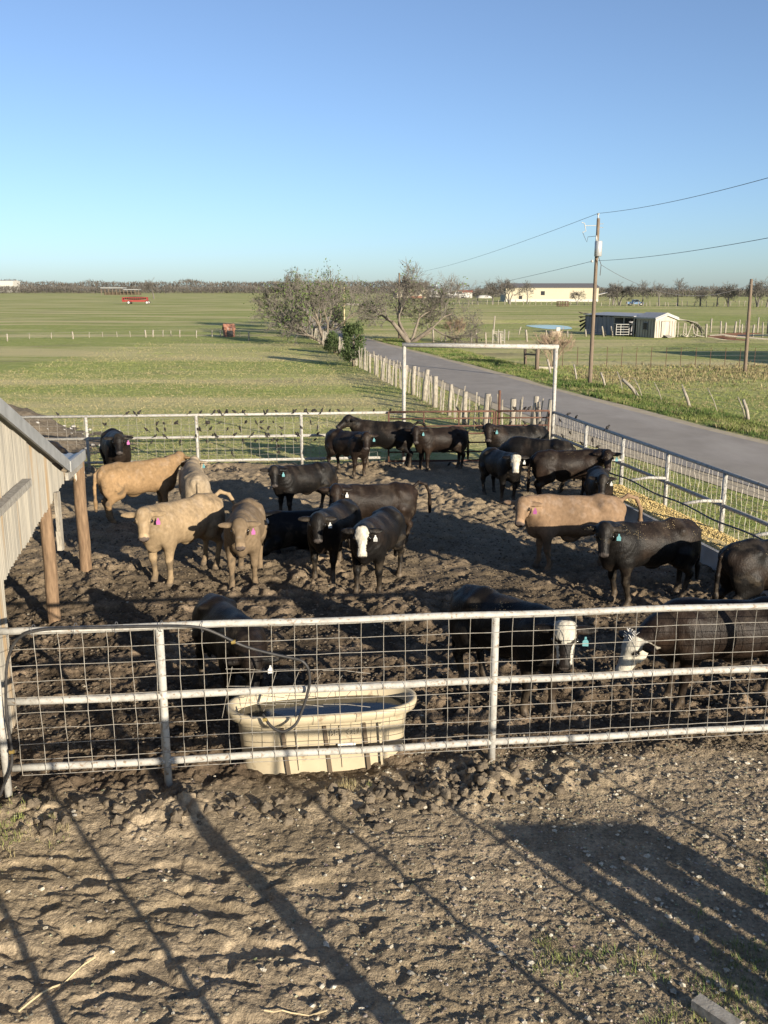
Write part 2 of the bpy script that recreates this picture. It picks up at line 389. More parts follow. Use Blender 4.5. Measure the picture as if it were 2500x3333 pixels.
def grow(prims, h):
    los = []; his = []
    for p in prims:
        if p[0] == 'e': R = max(p[2]); los.append(np.array(p[1]) - R); his.append(np.array(p[1]) + R)
        else:
            r = max(p[3], p[4]); los.append(np.minimum(p[1], p[2]) - r); his.append(np.maximum(p[1], p[2]) + r)
    lo = np.min(los, 0) - 3 * h; hi = np.max(his, 0) + 3 * h
    n = np.ceil((hi - lo) / h).astype(int) + 1
    D = np.full(n, .15, np.float32)
    ax = [lo[i] + np.arange(n[i]) * h for i in range(3)]
    for p, l, u in zip(prims, los, his):
        k = p[-1]; mg = k + 3 * h
        i0 = np.maximum(((l - mg - lo) / h).astype(int), 0); i1 = np.minimum(((u + mg - lo) / h).astype(int) + 2, n)
        X = ax[0][i0[0]:i1[0], None, None]; Y = ax[1][None, i0[1]:i1[1], None]; Z = ax[2][None, None, i0[2]:i1[2]]
        if p[0] == 'e':
            c, r, R = p[1], p[2], p[3]
            x, y, z = X - c[0], Y - c[1], Z - c[2]
            a = (x * R[0][0] + y * R[1][0] + z * R[2][0]); b = (x * R[0][1] + y * R[1][1] + z * R[2][1]); cc = (x * R[0][2] + y * R[1][2] + z * R[2][2])
            k0 = np.sqrt((a / r[0])**2 + (b / r[1])**2 + (cc / r[2])**2); k1 = np.sqrt((a / r[0]**2)**2 + (b / r[1]**2)**2 + (cc / r[2]**2)**2)
            d = k0 * (k0 - 1) / (k1 + 1e-6)
        else:
            a, b, ra, rb = np.asarray(p[1], float), np.asarray(p[2], float), p[3], p[4]
            ba = b - a; L2 = max(ba @ ba, 1e-9)
            x, y, z = X - a[0], Y - a[1], Z - a[2]
            t = np.clip((x * ba[0] + y * ba[1] + z * ba[2]) / L2, 0, 1)
            d = np.sqrt((x - t * ba[0])**2 + (y - t * ba[1])**2 + (z - t * ba[2])**2) - (ra + (rb - ra) * t)
        sub = D[i0[0]:i1[0], i0[1]:i1[1], i0[2]:i1[2]]
        hh = np.maximum(k - np.abs(sub - d), 0) / k
        sub[...] = np.minimum(sub, d) - hh * hh * k * .25
    return surface_nets(D, lo, h)

def rotm(yaw, pitch):
    """columns: forward, left, up; pitch turns the nose down"""
    cy, sy, cp, sp = math.cos(yaw), math.sin(yaw), math.cos(pitch), math.sin(pitch)
    f = np.array((cy * cp, sy * cp, -sp)); s = np.array((-sy, cy, 0)); return np.stack([f, s, np.cross(f, s)], 1)
I3 = np.eye(3)
COATS = {'black': (.0062, .0054, .0049), 'brownblack': (.0125, .0082, .006), 'gold': (.225, .145, .075), 'cream': (.25, .195, .13), 'tan': (.245, .178, .106),
         'brown': (.155, .112, .07), 'bull': (.195, .128, .078)}

def cow_prims(hy, hp, ny, ne, nl, tail, lie, steps, bull):
    e = lambda c, r, R=I3, k=.07: ('e', np.array(c, float), r, R, k)
    c = lambda a, b, ra, rb, k=.05: ('c', np.array(a, float), np.array(b, float), ra, rb, k)
    dz = -.50 if lie else 0
    T = lambda p: (p[0], p[1], p[2] + dz)
    pr = [e(T((0, 0, .935)), (.66, .30, .335)), e(T((-.12, 0, .88)), (.4, .30, .30)), e(T((.40, 0, .93)), (.42, .265, .36)), e(T((-.50, 0, .99)), (.38, .265, .285)),
          c(T((-.70, 0, 1.17)), T((.42, 0, 1.19)), .085, .09, .1), e(T((.52, 0, 1.1)), (.26, .15, .2), I3, .1),
          e(T((.64, 0, .72)), (.15, .10, .17)), e(T((.68, 0, .88)), (.14, .19, .22))]
    for s in (-1, 1):
        pr += [c(T((-.40, 0, 1.19)), T((-.44, s * .20, 1.155)), .085, .06, .10), e(T((-.78, s * .1, 1.08)), (.08, .06, .09)),
               e(T((-.58, s * .17, .85)), (.235, .125, .33)), e(T((.50, s * .2, .88)), (.2, .1, .3), I3, .06)]
    if bull: pr += [e((.05, 0, .56), (.16, .06, .09))]
    else: pr += [e(T((-.1, 0, .58)), (.12, .05, .06))]
    if not lie:
        for i, s in enumerate((-1, 1)):
            dx = steps[i]
            pr += [c((.50, s * .19, .74), (.52 + dx * .4, s * .185, .42), .108, .060), c((.52 + dx * .4, s * .185, .42), (.50 + dx, s * .18, .14), .053, .038, .03),
                   e((.52 + dx * .4, s * .185, .41), (.058, .054, .07), I3, .03), e((.50 + dx, s * .18, .135), (.047, .044, .046), I3, .02),
                   c((.50 + dx, s * .18, .13), (.535 + dx, s * .18, .04), .046, .056, .02), c((.535 + dx, s * .18, .04), (.545 + dx, s * .18, .015), .056, .064, .01)]
            dx = steps[2 + i]
            pr += [c((-.48, s * .185, .78), (-.44, s * .185, .66), .16, .115), c((-.44, s * .185, .68), (-.69 + dx * .6, s * .18, .46), .108, .056),
                   e((-.70 + dx * .6, s * .18, .45), (.06, .046, .08), I3, .03), c((-.69 + dx * .6, s * .18, .45), (-.63 + dx, s * .175, .14), .052, .038, .03),
                   e((-.63 + dx, s * .175, .135), (.055, .05, .052), I3, .02), c((-.63 + dx, s * .175, .13), (-.59 + dx, s * .175, .04), .047, .056, .02),
                   c((-.59 + dx, s * .175, .04), (-.58 + dx, s * .175, .015), .056, .064, .01)]
    else:
        for s in (-1, 1):
            pr += [c((.5, s * .26, .28), (.74, s * .28, .1), .12, .075), c((.74, s * .28, .1), (.44, s * .24, .06), .065, .05, .03),
                   e((-.45, s * .3, .26), (.3, .14, .22)), c((-.25, s * .34, .18), (-.55, s * .42, .07), .1, .06), c((-.55, s * .42, .07), (-.2, s * .44, .06), .055, .05, .03)]
    # tail
    if tail == 'down': tp = [(-.80, 0, 1.17), (-.89, 0, 1.08), (-.92, 0, .8), (-.92, .01, .5)]
    elif tail == 'swing': tp = [(-.78, 0, 1.19), (-.92, -.02, 1.28), (-1.08, -.05, 1.22), (-1.18, -.1, 1.02), (-1.2, -.14, .80)]
    elif tail == 'swingl': tp = [(-.78, 0, 1.19), (-.9, .03, 1.26), (-1.02, .12, 1.2), (-1.1, .2, 1.0), (-1.1, .24, .75)]
    else: tp = [(-.80, 0, 1.17), (-.9, .02, 1.1), (-.93, .03, .85)]
    tp = [T(p) for p in tp]
    if lie: tp = [(-.80, 0, .67), (-.9, .05, .5), (-.95, .2, .12)]
    for a, b, in zip(tp[:-1], tp[1:]): pr.append(c(a, b, .036, .03, .03))
    q = np.array(tp[-1]); dq = q - np.array(tp[-2]); dq /= np.linalg.norm(dq)
    pr.append(c(q, q + dq * .14 + np.array((0, 0, -.06)), .045, .03, .03))
    # neck and head
    base = np.array(T((.62, 0, 1.06))); nd = np.array((math.cos(ny) * math.cos(ne), math.sin(ny) * math.cos(ne), math.sin(ne)))
    poll = base + nd * nl
    H = rotm(hy, hp)
    L = lambda a, b, cc: poll + H @ np.array((a, b, cc))
    nb = L(.02, 0, -.1)
    mid = (base + nb) / 2 + np.array((0, 0, .015))
    pr += [c(base, mid, .215, .168, .12), c(mid, nb, .168, .125, .07), c(np.array(T((.66, 0, .80))), mid - np.array((0, 0, .1)), .13, .09, .1), c(np.array(T((.74, 0, .66))), L(.06, 0, -.24), .045, .035, .05)]
    pr += [e(L(.09, 0, -.06), (.13, .122, .125), H, .05), c(L(.08, 0, -.05), L(.37, 0, -.06), .108, .068, .04), e(L(.01, 0, .0), (.06, .085, .055), H, .05),
           c(L(.10, 0, -.155), L(.38, 0, -.115), .075, .052, .04), e(L(.41, 0, -.07), (.062, .084, .07), H, .03), e(L(.395, 0, -.122), (.06, .058, .04), H, .03)]
    for s in (-1, 1):
        pr += [e(L(.135, s * .098, -.025), (.055, .032, .036), H, .02), e(L(.13, s * .068, -.14), (.11, .045, .09), H, .04), e(L(.29, s * .042, -.07), (.12, .036, .055), H, .03),
               e(L(.44, s * .045, -.05), (.028, .023, .025), H, .02)]
        er = rotm(0, 0) @ np.array([[1, 0, 0], [0, math.cos(.35 * -s), -math.sin(.35 * -s)], [0, math.sin(.35 * -s), math.cos(.35 * -s)]])
        # ears stand out sideways, a little back and drooping
        ez = np.array((0, 0, 1.)); side = H[:, 1] * s; along = side * .99 - ez * .04 - H[:, 0] * .05; along /= np.linalg.norm(along)
        fl = H[:, 2] * .8 - H[:, 0] * .3; fl -= (fl @ along) * along; fl /= np.linalg.norm(fl); th = np.cross(fl, along)
        ce = L(.03, 0, -.07) + along * .205
        pr += [c(L(.03, s * .08, -.06), ce, .04, .035, .03), e(ce, (.062, .118, .024), np.stack([th, along, fl], 1), .02), e(ce + along * .07, (.04, .075, .02), np.stack([th, along, fl], 1), .02)]
    return pr, poll, H

def steer(name, front, hind, coat, label, tagc, face=None, scale=None, hy=None, hp=50, ny=None, ne=34, nl=.50, tail='down', lie=False, steps=None,
          bull=False, fleck=False, h=.0175, size=1.0, z0=0.0, category='cattle', tagtext=None, tagside=1, look=None):
    front = np.array(front, float); hind = np.array(hind, float)
    d = front - hind; th = math.atan2(d[1], d[0]); s = size
    o = (front + hind) / 2 + np.array((math.cos(th), math.sin(th))) * (.05 * s)       # the feet sit at +0.53 and -0.60
    if hy is None:
        tx, ty = look if look else (0, 0)
        hx, hyy = o + np.array((math.cos(th), math.sin(th))) * .9 * s
        a = math.atan2(ty - hyy, tx - hx) - th; a = (a + math.pi) % (2 * math.pi) - math.pi
        hy = max(-1.9, min(1.9, a))
    else: hy = math.radians(hy)
    ny = max(-1.0, min(1.0, hy * .6)) if ny is None else math.radians(ny)
    r = random.Random(hash(label) % 1000 if False else sum(map(ord, label)))
    steps = steps or [r.uniform(-.09, .09) for _ in range(4)]
    pr, poll, H = cow_prims(hy, math.radians(hp), ny, math.radians(ne), nl, tail, lie, steps, bull)
    V, q = grow(pr, h)
    V[:, 2] = np.maximum(V[:, 2], 0.0)
    # hair, folds and muscle: a little relief on the skin
    N = np.zeros_like(V); fn = np.cross(V[q[:, 2]] - V[q[:, 0]], V[q[:, 3]] - V[q[:, 1]])
    for k_ in range(4): np.add.at(N, q[:, k_], fn)
    N /= np.linalg.norm(N, axis=1)[:, None] + 1e-9
    sd0 = sum(map(ord, label)) % 53
    amp = (.005 if coat in ('black', 'brownblack') else .003) * fbm(V[:, 0] * 4 + V[:, 1] * 4, V[:, 2] * 5 - V[:, 1] * 3, 2, sd0)
    base_n = np.array((.62, 0, 1.0 - (.5 if lie else 0))); nv = poll - base_n; ln = np.linalg.norm(nv); tn = (V - base_n) @ nv / ln / ln
    dist = np.linalg.norm((V - base_n) - np.outer(tn, nv), axis=1)
    amp = amp + .0024 * np.sin(tn * 46 + 3 * fbm(V[:, 0] * 4, V[:, 2] * 4, 2, 7)) * sstep(-.3, .1, tn) * sstep(.95, .7, tn) * (dist < .36) * sstep(1.2, .9, V[:, 2])
    V = V + N * (amp * (V[:, 2] > .1))[:, None]
    # coat colours
    base = np.array(COATS[coat]); C = np.tile(base, (len(V), 1))
    sd_ = sum(map(ord, label)) % 97
    w = fbm(V[:, 0] * 1.6 + V[:, 1] * 1.1, V[:, 2] * 1.9 + V[:, 1] * .7, 4, sd_)[:, None]
    dark = coat in ('black', 'brownblack')
    if dark: C = C + np.clip(w * 1.3, 0, 1) * np.array((.012, .007, .004))
    else:
        C = C * (1 + .22 * w)
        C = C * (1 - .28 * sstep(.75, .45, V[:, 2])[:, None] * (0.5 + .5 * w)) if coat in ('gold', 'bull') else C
        pale = sstep(.1, .5, fbm(V[:, 0] * 7, V[:, 2] * 7, 3, sd_ + 3))[:, None] * sstep(.8, 1.1, V[:, 2])[:, None]
        C = C + pale * .025
    if face and False: pass
    leg = (V[:, 2] < .46) & (not lie)
    mudw = (sstep(.36, .05, V[:, 2]) * (.5 + .6 * fbm(V[:, 0] * 9, V[:, 2] * 9 + V[:, 1] * 7, 3, 5)))[:, None]
    mudw = np.clip(mudw, 0, .9) * (0 if lie else 1)
    C = C * (1 - mudw) + np.array((.12, .09, .06)) * mudw
    cake = sstep(.12, .4, fbm(V[:, 0] * 4.5 + V[:, 1] * 5, V[:, 2] * 4.5 - V[:, 1] * 3, 4, sd_ + 7)) * np.maximum(sstep(-.15, -.5, V[:, 0]) * sstep(1.05, .75, V[:, 2]), sstep(.72, .5, V[:, 2]))
    cake = (cake * .75)[:, None]; C = C * (1 - cake) + np.array((.075, .058, .04)) * cake * (.5 if dark else 1) + C * cake * (.3 if dark else 0)
    dust = (sstep(1.0, 1.25, V[:, 2]) * sstep(-.1, .4, fbm(V[:, 0] * 3, V[:, 1] * 3 + V[:, 2] * 2, 4, sd_ + 11)) * (.25 if dark else .0))[:, None]; C = C * (1 - dust) + np.array((.075, .06, .045)) * dust
    hoof = (V[:, 2] < .055) & (not lie); C[hoof] = (.11, .085, .06)
    hl = (V - poll) @ H; a, b, c_ = hl[:, 0], hl[:, 1], hl[:, 2]
    inhead = (a > -.06) & (np.abs(b) < .15) & (c_ > -.26) & (c_ < .12) & (a < .56)
    white = np.array((.40, .37, .305))
    ab = np.abs(b) + .02 * np.sin(a * 40 + sd_)
    eyed = np.sqrt((a - .155)**2 + (np.abs(b) - .12)**2 + (c_ + .035)**2) + .012 * np.sin(a * 60) * np.sin(b * 70 + c_ * 50)
    jag = .012 * fbm(V[:, 0] * 28 + V[:, 1] * 9, V[:, 2] * 28 + V[:, 1] * 13, 3, 3); ab = np.abs(b) + jag; wmask = np.interp(a, (-.05, .02, .08, .16, .23, .31, .42, .5), (.05, .095, .118, .108, .078, .060, .082, .07))
    if face == 'blaze':
        mk = inhead & (c_ > -.12 - .06 * a + jag) & (ab < wmask) & (a > -.03 + jag) & (a < .455) & ~((b > 0) & (eyed < .07)) & ~((eyed < .045)); C[mk] = white
    elif face == 'whole':
        mk = inhead & (ab < .125) & (a > .0); C[mk] = white; C[inhead & (eyed < .035)] = (.1, .06, .04)
    elif face == 'half':
        mk = inhead & (c_ > -.12) & (ab < .112) & (a > -.05) & (a < .15 + 2 * jag + .05 * np.cos(b * 20)); C[mk] = white
        mk = inhead & (a > .15) & (ab > .068 - .05 * (a - .15)) & (c_ > -.13) & (a < .40) & (c_ < .0); C[mk] = white
        mk = inhead & (a > .40) & (c_ < -.06) & (c_ > -.14); C[mk] = white
    elif face == 'patch':
        mk = (a > -.03) & (a < .56) & (np.abs(b) < .16) & (c_ > -.30) & (c_ < .14); C[mk] = white; C[inhead & (eyed < .05)] = (.02, .016, .013)
    elif face == 'top':
        mk = inhead & (c_ > -.1) & (ab < .1) & (a > -.04) & (a < .13); C[mk] = white; mk = inhead & (a > .36) & (c_ < -.09); C[mk] = white
    sock = inhead & (np.sqrt((a - .155)**2 + (np.abs(b) - .121)**2 + (c_ + .034)**2) < .045); C[sock] = C[sock] * .22
    muz = inhead & (a > .415 if face is None else a > .45) & (c_ > -.13)
    C[muz] = (.05, .042, .038) if dark else (.085, .066, .056)
    if coat in ('tan', 'gold', 'cream', 'brown', 'bull'):
        C[inhead & (eyed < .055) & (eyed > .03)] = C[inhead & (eyed < .055) & (eyed > .03)] * 1.35
        mk = inhead & (a > .36) & (a < .425); C[mk] = C[mk] * 1.3
    nost = np.sqrt((a - .485)**2 + (np.abs(b) - .042)**2 + (c_ + .045)**2); C[nost < .03] = (.012, .01, .009)
    mouth = inhead & (face != 'patch') & (a > .36) & (np.abs(c_ + .112) < .008); C[mouth] = (.02, .016, .014)
    o3 = (o[0], o[1], z0)
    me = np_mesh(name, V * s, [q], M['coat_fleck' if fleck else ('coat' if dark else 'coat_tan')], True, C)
    ob = bpy.data.objects.new(name, me); COL.objects.link(ob); ob.location = o3; ob.rotation_euler = (0, 0, th)
    tag(ob, label, category, 'cattle in the pen')
    for sg in (-1, 1):
        mb = MB(); mb.ell((poll + H @ np.array((.155, sg * .121, -.034))) * s, (.029 * s,) * 3, None, 8, 6); mb.build('eye', 'eye', ob, smooth=True)
    if tagc:
        mb = MB(); ez = np.array((0, 0, 1.)); side = H[:, 1] * tagside
        pc = poll + H @ np.array((.03, 0, -.07)) + side * .215 - ez * .075
        # tag faces the way the head faces, hanging from the ear
        fx = H[:, 0] * .75 + H[:, 2] * .65; fx[2] *= .3; fx /= np.linalg.norm(fx); sx = np.cross(ez, fx); sx /= np.linalg.norm(sx)
        pc = pc + fx * .05
        k = .86
        pts = [(-.036, -.09), (.036, -.09), (.036, -.03), (.014, .0), (.012, .03), (-.012, .03), (-.014, .0), (-.036, -.03)]
        poly = [(pc + sx * (x * k) + ez * (z * k)) * s for x, z in pts]
        mb.prism(poly, fx * .006); tg = mb.build('ear_tag', tagc, ob); tg['label'] = {'tag_teal': 'turquoise ear tag', 'tag_pink': 'pink ear tag', 'tag_white': 'white ear tag'}[tagc]
        if tagtext:
            mb = MB(); x0 = -.022
            for ch in tagtext:
                if ch == '1': mb.box((pc + sx * x0 * k + ez * -.055 * k + fx * .007) * s, np.array((.004, .003, .045)) * s, np.stack([sx, fx, ez], 1)); x0 += .022
                else:
                    for dx_ in (-.006, .006): mb.box((pc + sx * (x0 + dx_) * k + ez * -.055 * k + fx * .007) * s, np.array((.003, .003, .045)) * s, np.stack([sx, fx, ez], 1))
                    for dz_ in (-.078, -.032): mb.box((pc + sx * x0 * k + ez * dz_ * k + fx * .007) * s, np.array((.010, .003, .003)) * s, np.stack([sx, fx, ez], 1))
                    x0 += .022
            mb.build('tag_number', 'ink', tg)
    if face == 'patch':
        mb = MB(); r2 = random.Random(4)
        p0 = []; p1 = []
        for i in range(70):
            st = (poll + H @ np.array((r2.uniform(-.03, .06), r2.uniform(-.06, .06), .04)))
            p0.append(st * s); p1.append((st + np.array((r2.uniform(-.05, .05), r2.uniform(-.05, .05), r2.uniform(.03, .075)))) * s)
        Vv, qq = segs(p0, p1, np.full(70, .009), np.full(70, .004), 3); mb.add(Vv, qq); mb.build('topknot', 'whitepaint', ob)
    return ob

def build_cattle():
    # front feet, hind feet (ground), then look
    S = steer
    S('steer', (-4.52, 18.25), (-5.38, 17.75), 'gold', 'golden tan steer side-on behind the shed posts, head turned away', None, size=.93, hy=45, hp=35, ne=34, tail='down', fleck=False)
    S('steer', (-3.82, 18.0), (-3.56, 17.15), 'cream', 'pale curly-coated steer seen from behind, next to the golden tan one', 'tag_teal', size=.88, hy=-25, hp=30, ne=32, tagside=-1)
    S('steer', (-3.50, 13.85), (-2.90, 14.82), 'tan', 'light tan steer with arched tail facing the camera, right of the shed posts', 'tag_pink', size=.98, ne=32, tail='swingl', hp=58, look=(-1.2, 0))
    S('steer', (-2.18, 13.65), (-2.22, 14.75), 'brown', 'grey-brown steer with pink ear tag walking straight towards the camera', 'tag_pink', size=.93, ne=26, hp=56, steps=[.1, -.08, 0, .1])
    S('steer', (-6.2, 21.2), (-6.6, 22.15), 'black', 'black steer with pink ear tag facing forward by the left of the back fence', 'tag_pink', size=.97, hp=55)
    S('steer', (-7.45, 20.25), (-8.35, 20.7), 'black', 'black steer mostly hidden behind the low shed roof', 'tag_teal', size=.95, hy=-10, hp=35, ne=-2)
    S('steer', (-1.98, 18.1), (-1.22, 18.65), 'black', 'black steer with turquoise tag standing behind the black-and-white steer that lies down', 'tag_teal', size=.83, hp=62, ne=36, tail='short')
    S('steer', (-1.95, 15.65), (-.95, 15.9), 'black', 'black steer with a white forehead lying down in the shade', 'tag_white', face='top', lie=True, size=.92, ne=40, hp=58, z0=.0)
    S('steer', (-.62, 15.95), (.42, 16.25), 'brownblack', 'long black steer side-on with a hanging tail, behind the steer with the white face', 'tag_white', size=.88, hp=58, ne=36, tail='swing')
    S('steer', (-.95, 13.98), (-.62, 14.95), 'black', 'black steer with a dark face and white tag, directly left of the white-faced one', 'tag_white', size=.88, hp=60, ne=34, steps=[.02, .05, -.05, .05])
    S('steer', (-.25, 13.30), (.10, 14.32), 'black', 'black steer with an all-white face and numbered white tag, middle of the pen', 'tag_white', face='blaze', size=.90, hp=66, ne=28, tagtext='101')
    S('steer', (-.60, 22.35), (-1.25, 23.05), 'brownblack', 'dark brown steer facing the camera in front of another one at the back fence', 'tag_teal', size=.86, hp=58)
    S('steer', (-.45, 23.6), (.55, 23.5), 'black', 'black steer with raised tail standing along the back fence, head turned away', None, size=.95, hy=35, hp=30, ne=47, tail='swing')
    S('steer', (1.02, 23.1), (1.95, 23.5), 'brownblack', 'brown-black steer side-on in front of the rusty gate', 'tag_teal', size=.86, hp=60, ne=36)
    S('steer', (2.70, 19.55), (2.38, 20.4), 'black', 'small black calf with a white face, beside the group at the feed bunk', 'tag_white', face='whole', size=.84, hp=58, ne=34, look=(1.2, 0))
    S('steer', (2.85, 22.6), (3.85, 22.9), 'black', 'black steer looking out from the back corner of the pen by the gate', 'tag_teal', size=.95, hp=52, ne=40)
    S('steer', (3.15, 21.1), (4.05, 20.75), 'black', 'black steer with its head hidden behind the white-faced calf', None, size=.92, hy=-40, hp=55, ne=-15, tail='down')
    S('steer', (4.38, 19.55), (3.42, 19.5), 'brownblack', 'brown-black steer with feed flecks on its back, head over the feed bunk', 'tag_teal', size=.90, hp=58, ne=30, fleck=True, hy=-98)
    S('steer', (4.22, 17.55), (4.35, 18.45), 'black', 'black steer with feed on its muzzle, behind the tan bull', 'tag_white', size=.80, hp=58, ne=34)
    S('bull', (2.68, 14.67), (3.66, 14.72), 'bull', 'tan bull side-on with an arched tail', 'tag_pink', size=.96, hp=48, ne=28, tail='swing', bull=True, look=(-3, 0), category='cattle')
    S('steer', (3.43, 12.88), (4.42, 13.2), 'black', 'large black steer with turquoise tag facing the camera, right of the tan bull', 'tag_teal', size=.95, hp=62, ne=36, fleck=True, h=.018, look=(.6, 0))
    S('steer', (5.75, 12.15), (4.85, 11.95), 'black', 'black steer feeding at the bunk, cut off by the right edge of the picture', None, size=.95, hy=10, hp=60, ne=-29, fleck=True)
    S('steer', (1.68, 9.22), (1.02, 10.05), 'black', 'black steer with white forehead and white muzzle, right behind the front fence', 'tag_teal', face='half', size=.95, hp=62, ne=28, h=.016, look=(.6, 0), fleck=True)
    S('steer', (3.32, 9.48), (4.32, 9.54), 'brownblack', 'brown-black steer with its white head lowered, behind the right of the front fence', None, face='patch', size=.95, hy=18, hp=62, ne=-16, h=.016, nl=.56)
    S('steer', (-1.50, 9.22), (-1.98, 10.1), 'black', 'black steer bending to drink at the tan stock tank', 'tag_white', size=.86, hp=78, ne=-6, h=.016, nl=.5)
# ------------------------------------------------------------------ ground
def fence_y(x): return 7.73 + .151 * (x + 2.0)            # line of the front fence
def back_y(x): return 23.4 + .10 * (x + 6.2)              # line of the back fence
SIDE_A, SIDE_B = np.array((4.44, 24.17)), np.array((7.35, 8.9))
def side_x(y): return SIDE_A[0] + (SIDE_B[0] - SIDE_A[0]) * (y - SIDE_A[1]) / (SIDE_B[1] - SIDE_A[1])

def build_ground():
    # pasture: one sheet to the horizon
    xs = np.concatenate([-np.geomspace(9000, 60, 14), np.linspace(-50, 50, 41), np.geomspace(60, 9000, 14)])
    ys = np.concatenate([np.linspace(-120, 0, 7), np.linspace(4, 160, 60), np.geomspace(175, 12000, 22)])
    X, Y = np.meshgrid(xs, ys); 
    Z = FZ + np.where((Y > 30) & (np.abs(X) < 400), .10 * perl(X * .05, Y * .05, 3) * sstep(60, 90, Y) * sstep(15, 40, np.abs(X - 2)), 0)
    n, m = X.shape
    idx = np.arange(n * m).reshape(n, m)
    q = np.stack([idx[:-1, :-1], idx[:-1, 1:], idx[1:, 1:], idx[1:, :-1]], -1).reshape(-1, 4)
    me = np_mesh('pasture', np.stack([X, Y, Z], -1).reshape(-1, 3), [q], M['field'], True)
    o = bpy.data.objects.new('pasture', me); COL.objects.link(o); tag(o, None, None, kind='structure')
    # yard: trampled mud of the pen and the gravelly ground this side of the fence
    nr, nc = 1150, 720
    t = np.linspace(0, 1, nr); yy = 3.6 * (30.0 / 3.6) ** (t ** .95)
    u = np.linspace(-1, 1, nc)
    Y = np.repeat(yy[:, None], nc, 1); X = u[None, :] * (1.6 + .53 * yy)[:, None]
    fy = fence_y(X); dn = Y - fy                                  # >0 inside the pen
    infront = sstep(.3, -.3, dn)
    warp = .25 * fbm(X * .8, Y * .8, 3, 40)
    big = .05 * fbm(X * .45, Y * .45, 3, 1)
    bil = lambda s, sd: 1 - np.abs(perl(X * s + warp * s, Y * s - warp * s, sd)) * 1.5
    # clumpy mud: lumps with creases between them
    rough = .45 + .7 * np.clip(.5 + fbm(X * .35, Y * .35, 3, 22), 0, 1)
    wx = X + .05 * perl(X * 6, Y * 6, 90); wy = Y + .05 * perl(X * 6, Y * 6, 91)
    near = sstep(16, 11, Y)
    lump = .03 * (1 - bil(1.9, 5)) + .085 * clodh(wx * 4.2, wy * 4.2, 1, .7) + .055 * clodh(wx * 8.5, wy * 8.5, 2, .75) + .042 * clodh(wx * 16, wy * 16, 3, .8) * (.4 + .6 * near) + .018 * clodh(wx * 33, wy * 33, 13, .85) * near
    holes = -.055 * sstep(.25, .55, perl(X * 2.1 + 7, Y * 2.9, 9)) 
    pen = big + lump * rough + holes * .7
    # foreground: ruts and hoof prints to the left, fine gravel to the right
    left = sstep(1.4, -1.2, X + .4 * perl(X * .8, Y * .8, 12)) * sstep(7.5, 6.2, Y - .1 * X)
    ruts = -.058 * sstep(.12, .5, perl(X * 1.9 + .8 * Y, Y * 4.2, 15)) - .04 * sstep(.2, .5, perl(X * 3.8, Y * 6.5, 16))
    crack = clodh(wx * 3.1, wy * 4.6, 4, .85, .5, .95); fine = .010 * (1 - bil(5, 17)) + .013 * clodh(wx * 9, wy * 9, 5, .4) + .012 * clodh(wx * 19, wy * 19, 6, .7) + .009 * clodh(wx * 37, wy * 37, 7, .8)
    fg = .5 * big + .85 * fine + .85 * ruts * (.10 + .9 * left) + .85 * (.045 * crack + .024 * clodh(wx * 7, wy * 8, 8, .7)) * left
    # rim of broken clods under the fence
    rim = np.exp(-((dn + .38) / .33) ** 2) * (.35 + .9 * np.clip(fbm(X * .9, Y * .9, 2, 30) + .35, 0, 1.2))
    rim = rim * sstep(3.2, 1.2, X)
    rim = rim * (1 - .75 * sstep(-1.75, -1.4, X) * sstep(.55, .3, X)); rk = rim * (1 + .8 * np.exp(-((X - .75) / .5) ** 2)); clods = .12 * rk * clodh(wx * 3.4, wy * 3.4, 9, .75) + .10 * rk * clodh(wx * 6.5 + .5, wy * 6.5, 10, .7) + .05 * rk * clodh(wx * 13, wy * 13, 14, .7) + .03 * rim * clodh(wx * 17, wy * 17, 11, .8) + .02 * rim
    dip = -.03 * np.exp(-((dn - .35) / .45) ** 2) * sstep(-.3, -1.6, X)
    Z = pen * (1 - infront) + fg * infront + clods + dip
    # edge: sink below the grass outside the pen
    ragged = .35 * fbm(X * .9, Y * .9, 3, 50)
    d_back = back_y(X) + .5 - Y + ragged; d_side = (side_x(Y) + .15 - X) + ragged * .5
    d_side = np.where(Y < 8.6, (9.0 - X), d_side)
    inside = np.minimum(d_back, d_side)
    Z = np.maximum(Z - .02, -.045); Z = Z - .22 * sstep(.15, -.35, inside)
    Z = np.clip(Z, -.32, None)
    # colours of the soil itself: dry pale crust, damp dark dung
    dry = np.array((.345, .278, .188)); damp = np.array((.092, .070, .049)); wet = np.array((.06, .044, .03)); grav = np.array((.285, .23, .16))
    w1 = sstep(-.4, .5, fbm(X * .7, Y * .7, 4, 60))[..., None]; w2 = sstep(-.2, .5, fbm(X * 3.1, Y * 3.1, 3, 61))[..., None]
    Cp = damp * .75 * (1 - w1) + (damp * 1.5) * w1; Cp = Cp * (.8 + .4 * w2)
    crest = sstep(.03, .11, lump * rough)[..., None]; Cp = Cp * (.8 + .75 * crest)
    farp = sstep(10, 20, Y)[..., None]; Cp = Cp * (1 - farp) + (Cp * .55 + dry * .5) * farp
    Cf = (dry * .72) * (1 - w1) + grav * w1; Cf = Cf * (.85 + .3 * w2)
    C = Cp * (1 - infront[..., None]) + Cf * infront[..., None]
    rm = np.clip(rim, 0, 1)[..., None]; C = C * (1 - rm * .7) + (np.array((.36, .295, .21)) * (.8 + .4 * w2)) * rm * .7
    wt = (np.exp(-((dn - .4) / .5) ** 2) * sstep(0, -1.4, X))[..., None]; C = C * (1 - .7 * wt) + wet * .7 * wt
    idx = np.arange(nr * nc).reshape(nr, nc)
    q = np.stack([idx[:-1, :-1], idx[:-1, 1:], idx[1:, 1:], idx[1:, :-1]], -1).reshape(-1, 4)
    keep = Z.reshape(-1)[q].max(1) > -.2
